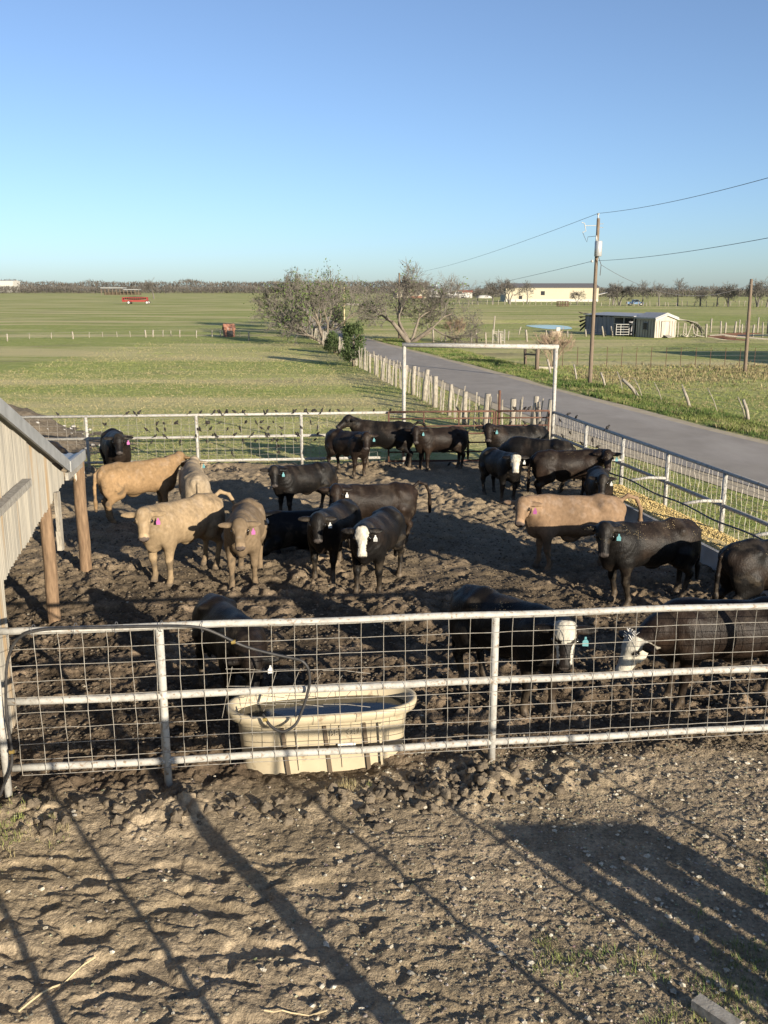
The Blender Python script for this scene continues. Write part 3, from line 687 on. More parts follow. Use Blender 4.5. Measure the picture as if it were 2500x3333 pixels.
    me = np_mesh('pen_ground', np.stack([X, Y, Z], -1).reshape(-1, 3), [q[keep]], M['mud'], True, C.reshape(-1, 3))
    o = bpy.data.objects.new('pen_ground', me); COL.objects.link(o); tag(o, None, None, kind='structure')
    build_ground.grid = (yy, Z, nc)
    return o
def gz(x, y):
    yy, Z, nc = build_ground.grid
    i = int(np.clip(np.searchsorted(yy, y), 0, len(yy) - 1)); uu = x / (1.6 + .53 * yy[i]); j = int(np.clip((uu + 1) / 2 * (nc - 1), 0, nc - 1))
    return Z[i, j]

def strip(name, L, R, z, m, kind='structure', wob=0, seed=0, sub=24):
    def res(A):
        A = np.array(A, float); s = np.concatenate([[0], np.cumsum(np.linalg.norm(np.diff(A, axis=0), axis=1))]); s /= s[-1]
        t = np.linspace(0, 1, sub * 4)
        # smooth curve through the points
        out = np.stack([np.interp(t, s, A[:, k]) for k in range(2)], 1)
        for _ in range(6): out[1:-1] = (out[:-2] + 2 * out[1:-1] + out[2:]) / 4
        return out
    a, b = res(L), res(R); n = len(a); k = 7
    if wob:
        t = np.arange(n)
        d = (b - a); d /= np.linalg.norm(d, axis=1)[:, None]
        a = a - d * (wob * fbm(t * .35, t * 0, 3, seed))[:, None]; b = b + d * (wob * fbm(t * .35, t * 0 + 9, 3, seed))[:, None]
    V = np.stack([np.concatenate([a + (b - a) * f, np.full((n, 1), z)], 1) for f in np.linspace(0, 1, k)], 1).reshape(-1, 3)
    idx = np.arange(n * k).reshape(n, k)
    q = np.stack([idx[:-1, :-1], idx[:-1, 1:], idx[1:, 1:], idx[1:, :-1]], -1).reshape(-1, 4)[:, ::-1]
    me = np_mesh(name, V, [q], M[m], True); 
    if me.polygons[0].normal.z < 0: me.flip_normals()
    o = bpy.data.objects.new(name, me); COL.objects.link(o); tag(o, None, None, kind=kind); return o

ROAD_L = [(14.5, 5.0), (12.0, 11.0), (9.2, 19.8), (7.9, 24.5), (6.15, 30.3), (4.5, 38.5), (1.35, 57.8), (-1.45, 72), (-5.6, 97), (-8.7, 125), (-13, 170), (-20, 240)]
ROAD_R = [(19.0, 5.0), (16.4, 12.5), (13.6, 21.0), (11.5, 27.3), (8.75, 39.1), (6.1, 52.5), (2.4, 70), (-.6, 83), (-4.0, 102), (-6.6, 128), (-10.6, 172), (-17.4, 240)]
def shift(A, dx): return [(x + dx, y) for x, y in A]
def build_roads():
    strip('gravel_shoulder', shift(ROAD_L, -.75), shift(ROAD_R, .55), FZ + .012, 'shoulder', wob=.3, seed=3)
    strip('road', ROAD_L, ROAD_R, FZ + .024, 'asphalt', wob=.08, seed=5)
    # pond in the right pasture
    a = np.linspace(0, 2 * np.pi, 40, endpoint=False); c = P(1790, 1064, FZ)
    V = [(c[0], c[1], FZ + .02)] + [(c[0] + 2.5 * math.cos(t) * (1 + .1 * math.sin(3 * t)), c[1] + 8.5 * math.sin(t) * (1 + .1 * math.cos(2 * t)), FZ + .02) for t in a]
    me = np_mesh('pond_water', V, [[(0, i + 1, (i + 1) % 40 + 1) for i in range(40)]], M['pondwater'])
    o = bpy.data.objects.new('pond_water', me); COL.objects.link(o); tag(o, None, None, kind='structure')
    # dam of bare earth behind the pond
    mb = MB(); n = 30
    xs = np.linspace(-22, 14, n); pr = [(-3, 0), (-1, .35), (0, .5), (1.2, .35), (5, 0)]
    V = np.array([[(c[0] + x, c[1] + 16 + p[0] + .03 * x * x * .3, FZ - .05 + p[1] * max(0, 1 - (x + 4) ** 2 / 324)) for p in pr] for x in xs]).reshape(-1, 3)
    q = [(i * 5 + j, i * 5 + j + 1, (i + 1) * 5 + j + 1, (i + 1) * 5 + j) for i in range(n - 1) for j in range(4)]
    mb.add(V, q); o = mb.build('pond_bank', M['field'], smooth=True); tag(o, None, None, kind='structure')

def build_tufts():
    """short grass where it stands up enough to be seen"""
    R = np.random.RandomState(3)
    def make(name, X, Y, H, C, Zb, spread=.5, nb=4, label=None, wid=.16):
        n = len(X); V = np.zeros((n, nb, 3, 3)); ang = R.rand(n, nb) * 2 * np.pi
        w = (H * wid)[:, None]; px = np.cos(ang + 1.57) * w; py = np.sin(ang + 1.57) * w
        ox = R.normal(0, 1, (n, nb)) * (H * .35)[:, None]; oy = R.normal(0, 1, (n, nb)) * (H * .35)[:, None]
        bx = X[:, None] + ox; by = Y[:, None] + oy
        V[..., 0, 0] = bx - px; V[..., 0, 1] = by - py; V[..., 1, 0] = bx + px; V[..., 1, 1] = by + py
        V[..., 0, 2] = Zb[:, None] - .01; V[..., 1, 2] = Zb[:, None] - .01
        hh = H[:, None] * R.uniform(.6, 1.15, (n, nb))
        V[..., 2, 0] = bx + np.cos(ang) * hh * spread; V[..., 2, 1] = by + np.sin(ang) * hh * spread; V[..., 2, 2] = Zb[:, None] + hh
        f = np.arange(n * nb * 3).reshape(-1, 3)
        cc = np.repeat(C[:, None, :], nb * 3, 1).reshape(-1, 3) * R.uniform(.8, 1.2, (n * nb, 1)).repeat(3, 0)
        me = np_mesh(name, V.reshape(-1, 3), [f], M['blade'], False, cc)
        o = bpy.data.objects.new(name, me); COL.objects.link(o); tag(o, label, 'grass', kind='stuff')
    G = np.array((.2, .225, .07)); DG = np.array((.09, .14, .038)); D = np.array((.36, .30, .16)); B = np.array((.22, .16, .09))
    def colmix(X, Y, s, a, b, sd):
        w = sstep(-.3, .4, fbm(X * s, Y * s, 3, sd) + R.normal(0, .25, len(X)))[:, None]; return a * (1 - w) + b * w
    # left pasture, nearer part
    n = 70000; t = R.rand(n); Y = 24.2 + 75 * t ** 1.9; X = -22 + R.rand(n) * 30
    xl = np.interp(Y, [24, 28, 30.6, 34.6, 38.5, 46.5, 59.6, 70], [.6, 3.2, 2.4, 1.7, 1.2, .1, -2.2, -3.9]); k = (X < xl) & (Y > back_y(X) + .3) & (np.abs(X) < .47 * Y) & (R.rand(n) < sstep(98, 40, Y))
    X, Y = X[k], Y[k]; C = colmix(X, Y * .6, .35, G * 1.15, D * .95, 4); bw = sstep(-.1, .3, fbm(X * .05, Y * .24, 3, 44) + R.normal(0, .12, len(X)))[:, None]; C = C * (1 - .75 * bw) + D * .75 * bw
    make('pasture_grass', X, Y, R.uniform(.025, .06, len(X)) * (Y / 30) ** .5, C, np.full(len(X), FZ), wid=.12, label='short green and straw coloured pasture grass behind the pen')
    # right pasture
    n = 30000; Y = 24 + 34 * R.rand(n) ** 1.2; X = 6 + R.rand(n) * 24; xr = np.interp(Y, [24, 32.5, 36.5, 40.9, 44.6, 48], [15.0, 12.9, 12.1, 11.3, 10.7, 10]); k = (X > xr) & (X < .47 * Y + 2); X, Y = X[k], Y[k]
    make('pasture_grass', X, Y, R.uniform(.03, .08, len(X)) * (Y / 32) ** .5, colmix(X, Y, .3, G * 1.1, D * .8, 8), np.full(len(X), FZ), label='short green pasture grass right of the road')
    # verges
    n = 42000; Y = 10 + 80 * R.rand(n) ** 1.6; f = R.rand(n); xr = np.interp(Y, [p[1] for p in ROAD_R], [p[0] for p in ROAD_R]); X = xr + .75 + f * (1.9 + .02 * Y)
    k = np.abs(X) < .5 * Y + 2; X, Y, f = X[k], Y[k], f[k]
    C = colmix(X, Y, .5, DG, G, 9); dk = R.rand(len(X)) < .10 + .2 * (perl(X * .7, Y * .4, 3) > .15); C[dk] = D * R.uniform(.6, 1, (dk.sum(), 1))
    make('verge_grass', X, Y, R.uniform(.05, .13, len(X)) * (1 + 1.2 * np.clip(fbm(X * .8, Y * .5, 3, 33), 0, 1)), C, np.full(len(X), FZ), wid=.09, label='shaggy green and dry grass on the far verge of the road')
    n = 16000; Y = 9 + 60 * R.rand(n) ** 1.3; xl = np.interp(Y, [p[1] for p in ROAD_L], [p[0] for p in ROAD_L]); inner = np.where(Y < 24.2, side_x(Y) + .2, np.interp(Y, [24.2, 27.6, 30.6, 34.6, 38.5, 46.5, 59.6, 70], [4.3, 4.2, 2.6, 1.9, 1.4, .3, -1.9, -3.7]))
    X = inner + R.rand(n) * np.maximum(xl - .9 - inner, .05); k = np.abs(X) < .5 * Y + 2; X, Y = X[k], Y[k]
    C = colmix(X, Y, .6, DG, G, 12); dk = R.rand(len(X)) < .45 + .3 * (Y < 17); C[dk] = D * R.uniform(.6, 1, (dk.sum(), 1))
    make('verge_grass', X, Y, R.uniform(.025, .085, len(X)), C, np.full(len(X), FZ), wid=.09, label='grass and dry litter between the pen and the road')
    # dry grass line in the right pasture
    n = 3500; X = 10.5 + R.rand(n) * 26; Y = 50 + .25 * (X - 10) + R.normal(0, 2.6, n); make('dry_grass', X, Y, R.uniform(.07, .2, n), D * R.uniform(.5, .9, (n, 1)), np.full(n, FZ), label='band of tall dry grass along the wire fence in the right pasture')
    # yard grass: near right corner
    n = 6500; X = .0 + R.rand(n) * 3.6; Y = 4.7 + R.rand(n) * 1.9; k = (fbm(X * 1.3, Y * 1.3, 3, 70) + .5 * (X - 1.5) - .75 * (Y - 5.0) + .25 > .3 * R.rand(n)); X, Y = X[k], Y[k]
    Zb = np.array([gz(a, b) for a, b in zip(X, Y)]); C = colmix(X, Y, 1.5, DG * 1.1, G, 14); dk = R.rand(len(X)) < .2; C[dk] = D * .8
    make('yard_grass', X, Y, R.uniform(.018, .05, len(X)), C, Zb, spread=.8, nb=5, wid=.07, label='sparse short grass in the gravelly foreground')
    n = 420; X = np.concatenate([-3.35 + R.normal(0, .18, n // 2), -.35 + R.normal(0, .09, 60), -2.8 + R.normal(0, .1, 30)]); Y = np.concatenate([7.0 + R.normal(0, .22, n // 2), 7.72 + R.normal(0, .04, 60), 6.9 + R.normal(0, .1, 30)])
    Zb = np.array([gz(a, b) for a, b in zip(X, Y)]); make('yard_grass', X, Y, R.uniform(.02, .055, len(X)), colmix(X, Y, 2, G, D, 15), Zb, nb=5, wid=.06, label='grass tuft growing at the foot of the front fence')

def build_stones():
    R = np.random.RandomState(8)
    ico = np.array([(0, 0, 1), (0, 0, -1), (1, 0, 0), (-1, 0, 0), (0, 1, 0), (0, -1, 0), (.6, .6, .55), (-.6, .6, .5), (.6, -.6, .5), (-.6, -.6, .55)], float)
    tri = np.array([(0, 2, 6), (0, 6, 4), (4, 6, 2), (0, 4, 7), (0, 7, 3), (3, 7, 4), (0, 3, 9), (0, 9, 5), (5, 9, 3), (0, 5, 8), (0, 8, 2), (2, 8, 5), (1, 4, 2), (1, 3, 4), (1, 5, 3), (1, 2, 5)])
    def scatter(name, X, Y, S, C, label, m, flat=.6, sink=.2, fine=False):
        if fine:
            nu, nv = 9, 6; V0 = np.array([(math.sin(math.pi * i / nv) * math.cos(2 * math.pi * j / nu), math.sin(math.pi * i / nv) * math.sin(2 * math.pi * j / nu), math.cos(math.pi * i / nv)) for i in range(nv + 1) for j in range(nu)])
            T0 = []
            for i in range(nv):
                for j in range(nu):
                    a, b, c, d = i * nu + j, i * nu + (j + 1) % nu, (i + 1) * nu + (j + 1) % nu, (i + 1) * nu + j
                    if i: T0.append((a, d, b))
                    if i < nv - 1: T0.append((b, d, c))
            T0 = np.array(T0); n = len(X); nV = len(V0)
            Z = np.array([gz(a, b) for a, b in zip(X, Y)]); off = R.rand(n, 1) * 90
            g = 1 + .6 * perl(V0[None, :, 0] * 1.7 + off, V0[None, :, 1] * 1.7 + V0[None, :, 2] * 1.3 + off, 5) + .4 * perl(V0[None, :, 0] * 4 + off, V0[None, :, 1] * 4 - V0[None, :, 2] * 3.3, 6)
            W_ = V0[None] * (g * S[:, None])[..., None] * np.array((1, 1, flat)); W_[..., 0] += X[:, None]; W_[..., 1] += Y[:, None]; W_[..., 2] += (Z + S * flat * .2)[:, None]
            f = (T0[None] + (np.arange(n) * nV)[:, None, None]).reshape(-1, 3)
            me = np_mesh(name, W_.reshape(-1, 3), [f], M[m], True, np.repeat(C[:, None], nV, 1).reshape(-1, 3))
            o = bpy.data.objects.new(name, me); COL.objects.link(o); tag(o, label, 'stones', kind='stuff'); return
        n = len(X); Z = np.array([gz(a, b) for a, b in zip(X, Y)])
        V = ico[None] * R.uniform(.65, 1.25, (n, 10, 1)); a = R.rand(n) * 6.3; ca, sa = np.cos(a)[:, None], np.sin(a)[:, None]
        st = R.uniform(.7, 1.4, (n, 1)); x = V[..., 0] * st; y = V[..., 1]
        W_ = np.stack([x * ca - y * sa, x * sa + y * ca, V[..., 2] * flat], -1) * S[:, None, None]
        W_[..., 0] += X[:, None]; W_[..., 1] += Y[:, None]; W_[..., 2] += (Z + S * flat * (1 - 2 * sink))[:, None]
        f = (tri[None] + (np.arange(n) * 10)[:, None, None]).reshape(-1, 3)
        me = np_mesh(name, W_.reshape(-1, 3), [f], M[m], False, np.repeat(C[:, None], 10, 1).reshape(-1, 3))
        o = bpy.data.objects.new(name, me); COL.objects.link(o); tag(o, label, 'stones', kind='stuff')
    n = 26000; Y = 3.9 + 4.6 * R.rand(n); X = (R.rand(n) * 2 - 1) * (1.2 + .42 * Y)
    dens = sstep(-1.6, 1.8, X + .8 * fbm(X * .9, Y * .9, 3, 80)) * .9 + .16
    k = (R.rand(n) < dens) & (Y < fence_y(X) + .6); X, Y = X[k], Y[k]; n = len(X)
    S = .004 + .011 * R.rand(n) ** 3; big = R.rand(n) < .03; S[big] = R.uniform(.013, .027, big.sum())
    base = np.array((.38, .34, .265)); C = base * R.uniform(.35, 1.0, (n, 1)) + R.normal(0, .012, (n, 3)); C[big] = np.array((.5, .455, .37)) * R.uniform(.6, 1.1, (big.sum(), 1))
    scatter('gravel', X, Y, S, np.clip(C, .03, .9), 'pale limestone gravel scattered over the foreground dirt', 'gravel')
    n = 22000; Y = 8.4 + 10 * R.rand(n) ** 1.3; X = (R.rand(n) * 2 - 1) * (1 + .45 * Y); k = X < side_x(Y) - .7; X, Y = X[k], Y[k]; n = len(X)
    C = np.array((.2, .16, .115)) * R.uniform(.3, 1.0, (n, 1)); w = R.rand(n) < .008; C[w] = (.34, .31, .25)
    scatter('manure_crumbs', X, Y, R.uniform(.006, .024, n), C, 'crumbs of dry manure and small stones on the pen floor', 'gravel')
    # loose feed
    A = np.array((4.46, 24.2)); d = (SIDE_B - A) / np.linalg.norm(SIDE_B - A); inn = np.array((-.98, -.18)); inn /= np.linalg.norm(inn)
    n = 14000; s_ = R.uniform(4.4, 15.1, n); k_ = .1 + .7 * R.rand(n); X = A[0] + d[0] * s_ + inn[0] * k_; Y = A[1] + d[1] * s_ + inn[1] * k_
    global gz
    g0 = gz; gz = lambda a, b: .335
    scatter('feed_pieces', X, Y, R.uniform(.008, .02, n), np.array((.62, .47, .21)) * R.uniform(.6, 1.15, (n, 1)), 'coarse yellow feed heaped in the concrete bunk', 'gravel', flat=.9, sink=.1)
    gz = g0
    n = 260; X = np.concatenate([R.uniform(-3.2, .0, 110), R.normal(.75, .45, 150)]); Y = fence_y(X) - .38 + R.normal(0, .2, n)
    keep = ~((X > -1.5) & (X < .3) & (Y > fence_y(X) - .12)); X, Y = X[keep], Y[keep]; n = len(X)
    scatter('mud_clods', X, Y, .014 + .05 * R.rand(n) ** 2.2, np.array((.25, .2, .14)) * R.uniform(.5, 1.15, (n, 1)), 'broken clods of dried mud under the front fence', 'clod', flat=.8, fine=True)

# ------------------------------------------------------------------ pipe fences
def mesh_panel(mb, a, b, z0, z1, dx, dz, r, jit=.004, sides=4, rr=None, za=0, zb=0):
    """welded wire: uprights and strands, slightly bent; z may slope from za to zb"""
    rr = rr or random.Random(5); a = np.array(a, float); b = np.array(b, float); L = np.linalg.norm(b - a); d = (b - a) / L
    p0 = []; p1 = []
    nu = int(L / dx); nzr = max(2, int(round((z1 - z0) / dz)) + 1)
    zs = [z0 + i * dz for i in range(nzr)]
    pos = lambda s, z: np.array((*(a + d * s), z + za + (zb - za) * s / L))
    J = {}
    def node(i, k):
        if (i, k) not in J: J[(i, k)] = pos((i + .5) * dx + rr.uniform(-jit, jit) * 1.6, zs[k] + rr.uniform(-jit, jit)) + np.array((-d[1], d[0], 0)) * rr.uniform(-jit, jit) * 2
        return J[(i, k)]
    for i in range(nu):
        for k in range(nzr - 1): p0.append(node(i, k)); p1.append(node(i, k + 1))
    for k in range(nzr):
        for i in range(nu - 1): p0.append(node(i, k)); p1.append(node(i + 1, k))
    V, q = segs(p0, p1, np.full(len(p0), r), np.full(len(p0), r), sides); mb.add(V, q)

def build_front_fence():
    A = np.array((-3.40, fence_y(-3.40))); B = np.array((5.6, fence_y(5.6)))
    f = empty('pipe_fence', (A[0], A[1], 0), 'white pipe fence with square wire mesh across the front of the pen', 'fence')
    org = (A[0], A[1], 0)
    def zt(x): return 1.595 - .019 * (x + 2)                       # the rails run slightly downhill to the right
    for nm, dz in (('rail', 0), ('rail', -.665), ('rail', -1.31)):
        mb = MB(); xs = np.linspace(A[0] + (.0 if dz == 0 else .06), B[0], 24)
        mb.tube([(x, fence_y(x), zt(x) + dz + .006 * math.sin(x * 3 + dz)) for x in xs], .034, 10); mb.build(nm, 'white_pipe', f, org, True)
    for x in (-2.0, 1.05, 4.12):
        mb = MB(); mb.cyl((x, fence_y(x), -.2), (x, fence_y(x), zt(x) - .02), .037, 12); mb.build('post', 'white_pipe', f, org, True)
    mb = MB(); mb.cyl((A[0], A[1], -.1), (A[0], A[1], zt(A[0])), .034, 12); mb.build('post', 'white_pipe', f, org, True)
    mb = MB(); rr = random.Random(2)
    mesh_panel(mb, (A[0] + .05, fence_y(A[0] + .05) - .042), (B[0], fence_y(B[0]) - .042), zt(A[0]) - 1.36, zt(A[0]) + .0, .205, .150, .0032, .003, 4, rr, 0, -.17)
    mb.build('wire_mesh', 'wire', f, org)
    # torn second layer of mesh over the tank
    mb = MB(); p0 = []; p1 = []
    for i in range(7):
        xa = -1.42 + i * .2; y = fence_y(xa) + .05
        pa = (xa + .03, y, 1.15 - .03 * i); pb = (xa - .09 - .01 * i, y + .04, .62 + .02 * i); p0.append(pa); p1.append(pb)
    for k in range(3):
        for i in range(6):
            xa = -1.45 + i * .22; y = fence_y(xa) + .05; p0.append((xa, y, 1.13 - .17 * k - .018 * i)); p1.append((xa + .22, y + .02, 1.13 - .17 * k - .018 * (i + 1) + rr.uniform(-.02, .02)))
    V, q = segs(p0, p1, np.full(len(p0), .003), np.full(len(p0), .003), 4); mb.add(V, q); mb.build('torn_mesh', 'wire', f, org)
    # rusty upright at the left end
    mb = MB(); mb.cyl((-3.53, 7.28, -.15), (-3.53, 7.36, .95), .045, 8); o = mb.build('rusty_post', 'rust'); tag(o, 'rusty brown pipe post at the left end of the front fence', 'post')
    # hose, tied along the top rail and dropping into the tank
    def W(px, py, off=-.075):
        d = ray(px, py); a = np.array((-2.0, 7.73 + off)); t = (a[1] - .151 * a[0]) / (d[1] - .151 * d[0]); return d * t + np.array((0, 0, CAM_H))
    pts = [W(0, 2590), W(12, 2555), W(38, 2500), W(40, 2440), W(22, 2350), W(18, 2250), W(22, 2150), W(45, 2090), W(85, 2058), W(160, 2046), W(300, 2043), W(440, 2040), W(560, 2037), W(655, 2040)]
    pts += [W(720, 2068), W(790, 2103), W(870, 2125), W(950, 2142), W(985, 2150, -.1), W(1005, 2175, -.1), W(1010, 2220, -.09), W(998, 2270, -.09), W(985, 2310, -.1), W(965, 2360, -.12), W(920, 2387, -.13), W(880, 2365, -.09), W(855, 2325, .0)]
    pts = np.array(pts)
    # smooth the polyline
    t = np.arange(len(pts)); tt = np.linspace(0, len(pts) - 1, 150); sm = np.stack([np.interp(tt, t, pts[:, k]) for k in range(3)], 1)
    for _ in range(5): sm[1:-1] = (sm[:-2] + 2 * sm[1:-1] + sm[2:]) / 4
    mb = MB(); mb.tube(sm, .0135, 8); h = mb.build('water_hose', 'hose', smooth=True); tag(h, 'black water hose tied along the top rail and looping over the tank rim', 'hose')
    for px, py in ((38, 2445), (760, 2087), (862, 2340)):
        mb = MB(); p = W(px, py, -.08); mb.tube([p - np.array((.018, 0, .012)), p + np.array((.018, 0, -.004))], .018, 8); mb.build('coupling', 'brass', h, h.location)
    for px, py in ((108, 2052), (245, 2046), (378, 2042), (525, 2038), (660, 2040)):
        mb = MB(); p = W(px, py, -.03); a = np.linspace(0, 2 * np.pi, 9); mb.tube([(p[0], p[1] + .055 * math.cos(t), p[2] + .05 * math.sin(t)) for t in a], .0035, 4); mb.build('tie_wire', 'blackwire', h, h.location)

def build_tank():
    c = np.array((-.60, fence_y(-.6) + .40)); th = math.atan(.151); L, Wd, H = 1.86, .70, .60
    t = empty('stock_tank', (c[0], c[1], 0), 'tan plastic stock tank of water with dark ribs behind the front fence', 'tank'); t.rotation_euler = (0, 0, th)
    n = 64
    def ring(l, w, z):
        hl, hw = l / 2, w / 2; p = []
        for i in range(n):
            a = 2 * math.pi * i / n; ca, sa = math.cos(a), math.sin(a); e = 3.2
            p.append((math.copysign(abs(ca) ** (2 / e), ca) * hl, math.copysign(abs(sa) ** (2 / 2.3), sa) * hw, z))
        return p
    rings = [ring(L - .30, Wd - .22, -.08), ring(L - .20, Wd - .13, H - .12), ring(L - .16, Wd - .10, H - .1), ring(L - .03, Wd, H - .085), ring(L, Wd + .03, H - .03), ring(L, Wd + .03, H), ring(L - .06, Wd - .03, H + .006), ring(L - .13, Wd - .10, H - .01), ring(L - .19, Wd - .15, H - .12), ring(L - .3, Wd - .26, .1)]
    V = [p for r in rings for p in r]; k = len(rings)
    q = [(i * n + j, i * n + (j + 1) % n, (i + 1) * n + (j + 1) % n, (i + 1) * n + j) for i in range(k - 1) for j in range(n)]
    mb = MB(); mb.add(V, q); mb.build('basin', 'tank', t, smooth=True)
    w = ring(L - .17, Wd - .14, H - .10); mb = MB(); mb.add([(0, 0, H - .1)] + w, [], [(0, i + 1, (i + 1) % n + 1) for i in range(n)]); mb.build('water', 'tankwater', t, smooth=True)
    for x in (-.42, -.02, .36):
        mb = MB(); yb = -(Wd - .22) / 2 - .010; yt = -(Wd - .13) / 2 - .012
        mb.prism([(x + .045, yb - .008, -.05), (x + .085, yb - .008, -.05), (x + .025, yt - .006, H - .13), (x - .008, yt - .006, H - .13)], (0, .022, 0)); mb.build('rib', 'tankrib', t)
    for x in (-.25, .17, .55):
        mb = MB(); yb = -(Wd - .22) / 2; yt = -(Wd - .13) / 2
        mb.beam((x, yb - .012, 0), (x - .03, yt - .010, H - .14), .02, .012); mb.build('seam', 'tank', t)
    mb = MB(); mb.box((.2, -.297, .245), (.17, .012, .06), rotm(0, 0)); o = mb.build('torn_sticker', 'sticker', t)
    # raised lettering, worn almost flat
    for word, wx in (('BE', .08), ('OU', .27)):
        fc = bpy.data.curves.new('raised_lettering', 'FONT'); fc.body = word; fc.size = .085; fc.extrude = .0012; fc.align_x = 'CENTER'
        tmp = bpy.data.objects.new('lettering_curve', fc); COL.objects.link(tmp); me = bpy.data.meshes.new_from_object(tmp.evaluated_get(bpy.context.evaluated_depsgraph_get())); bpy.data.objects.remove(tmp); me.name = 'raised_lettering'; me.materials.clear(); me.materials.append(M['tank'])
        o = bpy.data.objects.new('raised_lettering', me); COL.objects.link(o); o.parent = t; o.location = (wx, -.2985, .36); o.rotation_euler = (math.radians(85), 0, 0); o['kind'] = 'stuff'

BIRD_SPOTS = []
def build_back_fence():
    xs_post = (-7.56, -4.82, -2.15, .5); x0, x1 = -11.0, .5
    o0 = (x1, back_y(x1), 0); f = empty('pipe_fence', o0, 'white pipe fence with wire mesh along the back of the pen, lined with birds', 'fence')
    for z in (1.39, .82, .2):
        mb = MB(); mb.cyl((x0, back_y(x0), z), (x1 if z > 1 else (-.1), back_y(x1 if z > 1 else -.1), z), .036, 8); mb.build('rail', 'white_pipe', f, o0, True)
    for x in (-10.3,) + xs_post[:-1]:
        mb = MB(); mb.cyl((x, back_y(x), -.2), (x, back_y(x), 1.37), .04, 8); mb.build('post', 'white_pipe', f, o0, True)
    mb = MB(); mesh_panel(mb, (x0, back_y(x0) - .045), (x1, back_y(x1) - .045), .2, 1.36, .22, .16, .0042, .008, 3); mb.build('wire_mesh', 'wire', f, o0)
    # archway over the gates
    la = np.array((.52, back_y(.52))); ra = np.array((4.46, 24.2)); zt = 3.12
    o1 = (la[0], la[1], 0); a = empty('gate_arch', o1, 'tall white pipe frame standing over the rusty gates', 'gate frame')
    mb = MB(); mb.cyl((*la, -.2), (*la, zt), .05, 10); mb.build('upright', 'white_pipe', a, o1, True)
    mb = MB(); mb.cyl((*ra, -.2), (*ra, zt - .06), .05, 10); mb.build('upright', 'white_pipe', a, o1, True)
    mb = MB(); mb.tube([(la[0] - .05, la[1], zt + .01), (ra[0] + .06, ra[1], zt - .05)], .06, 10); mb.build('crossbar', 'white_pipe', a, o1, True)
    # rusty gates
    g0 = la + np.array((-.4, -.15)); g1 = np.array((3.95, 24.15)); mid = g0 + (g1 - g0) * .72; 
    for (p, q_, lab) in ((g0, mid, 'long rusty pipe gate under the left of the white frame'), (mid + np.array((.06, .02)), ra - np.array((.12, .02)), 'short rusty pipe gate beside the wooden posts')):
        og = (p[0], p[1], 0); g = empty('pipe_gate', og, lab, 'gate', 'rusty gates under the frame')
        mb = MB()
        for s in (0, 1):
            v = p + (q_ - p) * s; mb.cyl((*v, .1), (*v, 1.42), .026, 7)
        mb.cyl((*p, 1.42), (*q_, 1.42), .026, 7); mb.cyl((*p, .12), (*q_, .12), .026, 7); mb.build('frame', 'rust', g, og, True)
        for z in (.36, .6, .84, 1.04, 1.24):
            mb = MB(); mb.cyl((*p, z), (*q_, z), .02, 6); mb.build('bar', 'rust', g, og, True)
        nb = 3 if q_[0] - p[0] > 1.5 else 1
        for i in range(1, nb):
            v = p + (q_ - p) * i / nb; mb = MB(); mb.cyl((*v, .12), (*v, 1.42), .018, 6); mb.build('brace', 'rust', g, og, True)
    mb = MB(); v = g0 + (g1 - g0) * .76; mb.cyl((v[0], v[1] + .12, -.2), (v[0], v[1] + .12, 1.95), .035, 8); o = mb.build('rusty_post', 'rust'); tag(o, 'tall rusty pipe post standing between the two gates', 'post')
    # birds' perches
    r = random.Random(21)
    for i in range(30):
        x = r.choice((r.uniform(-8.5, -5), r.uniform(-5, -3), r.uniform(-3.2, .3), r.uniform(-2.4, -.2))); BIRD_SPOTS.append((x, back_y(x), 1.425, 'top'))
    for i in range(66):
        x = r.choice((r.uniform(-7.3, -4.8), r.uniform(-5, -2.2), r.uniform(-4.6, -.9))); z = .2 + .16 * r.choice((1, 2, 3, 4, 5, 6, 6, 5, 4)); BIRD_SPOTS.append((x, back_y(x) - .045, z, 'wire'))
    for i in range(14):
        x = r.uniform(1.9, 4.3); t = (x - g0[0]) / (ra[0] - g0[0]); BIRD_SPOTS.append((x, g0[1] + (ra[1] - g0[1]) * t, r.choice((1.445, 1.445, 1.06, .86)), 'gate'))
    for i in range(26):
        x = r.uniform(-5.5, 2); y = back_y(x) - r.uniform(.15, .6); BIRD_SPOTS.append((x, y, 'g', 'ground'))

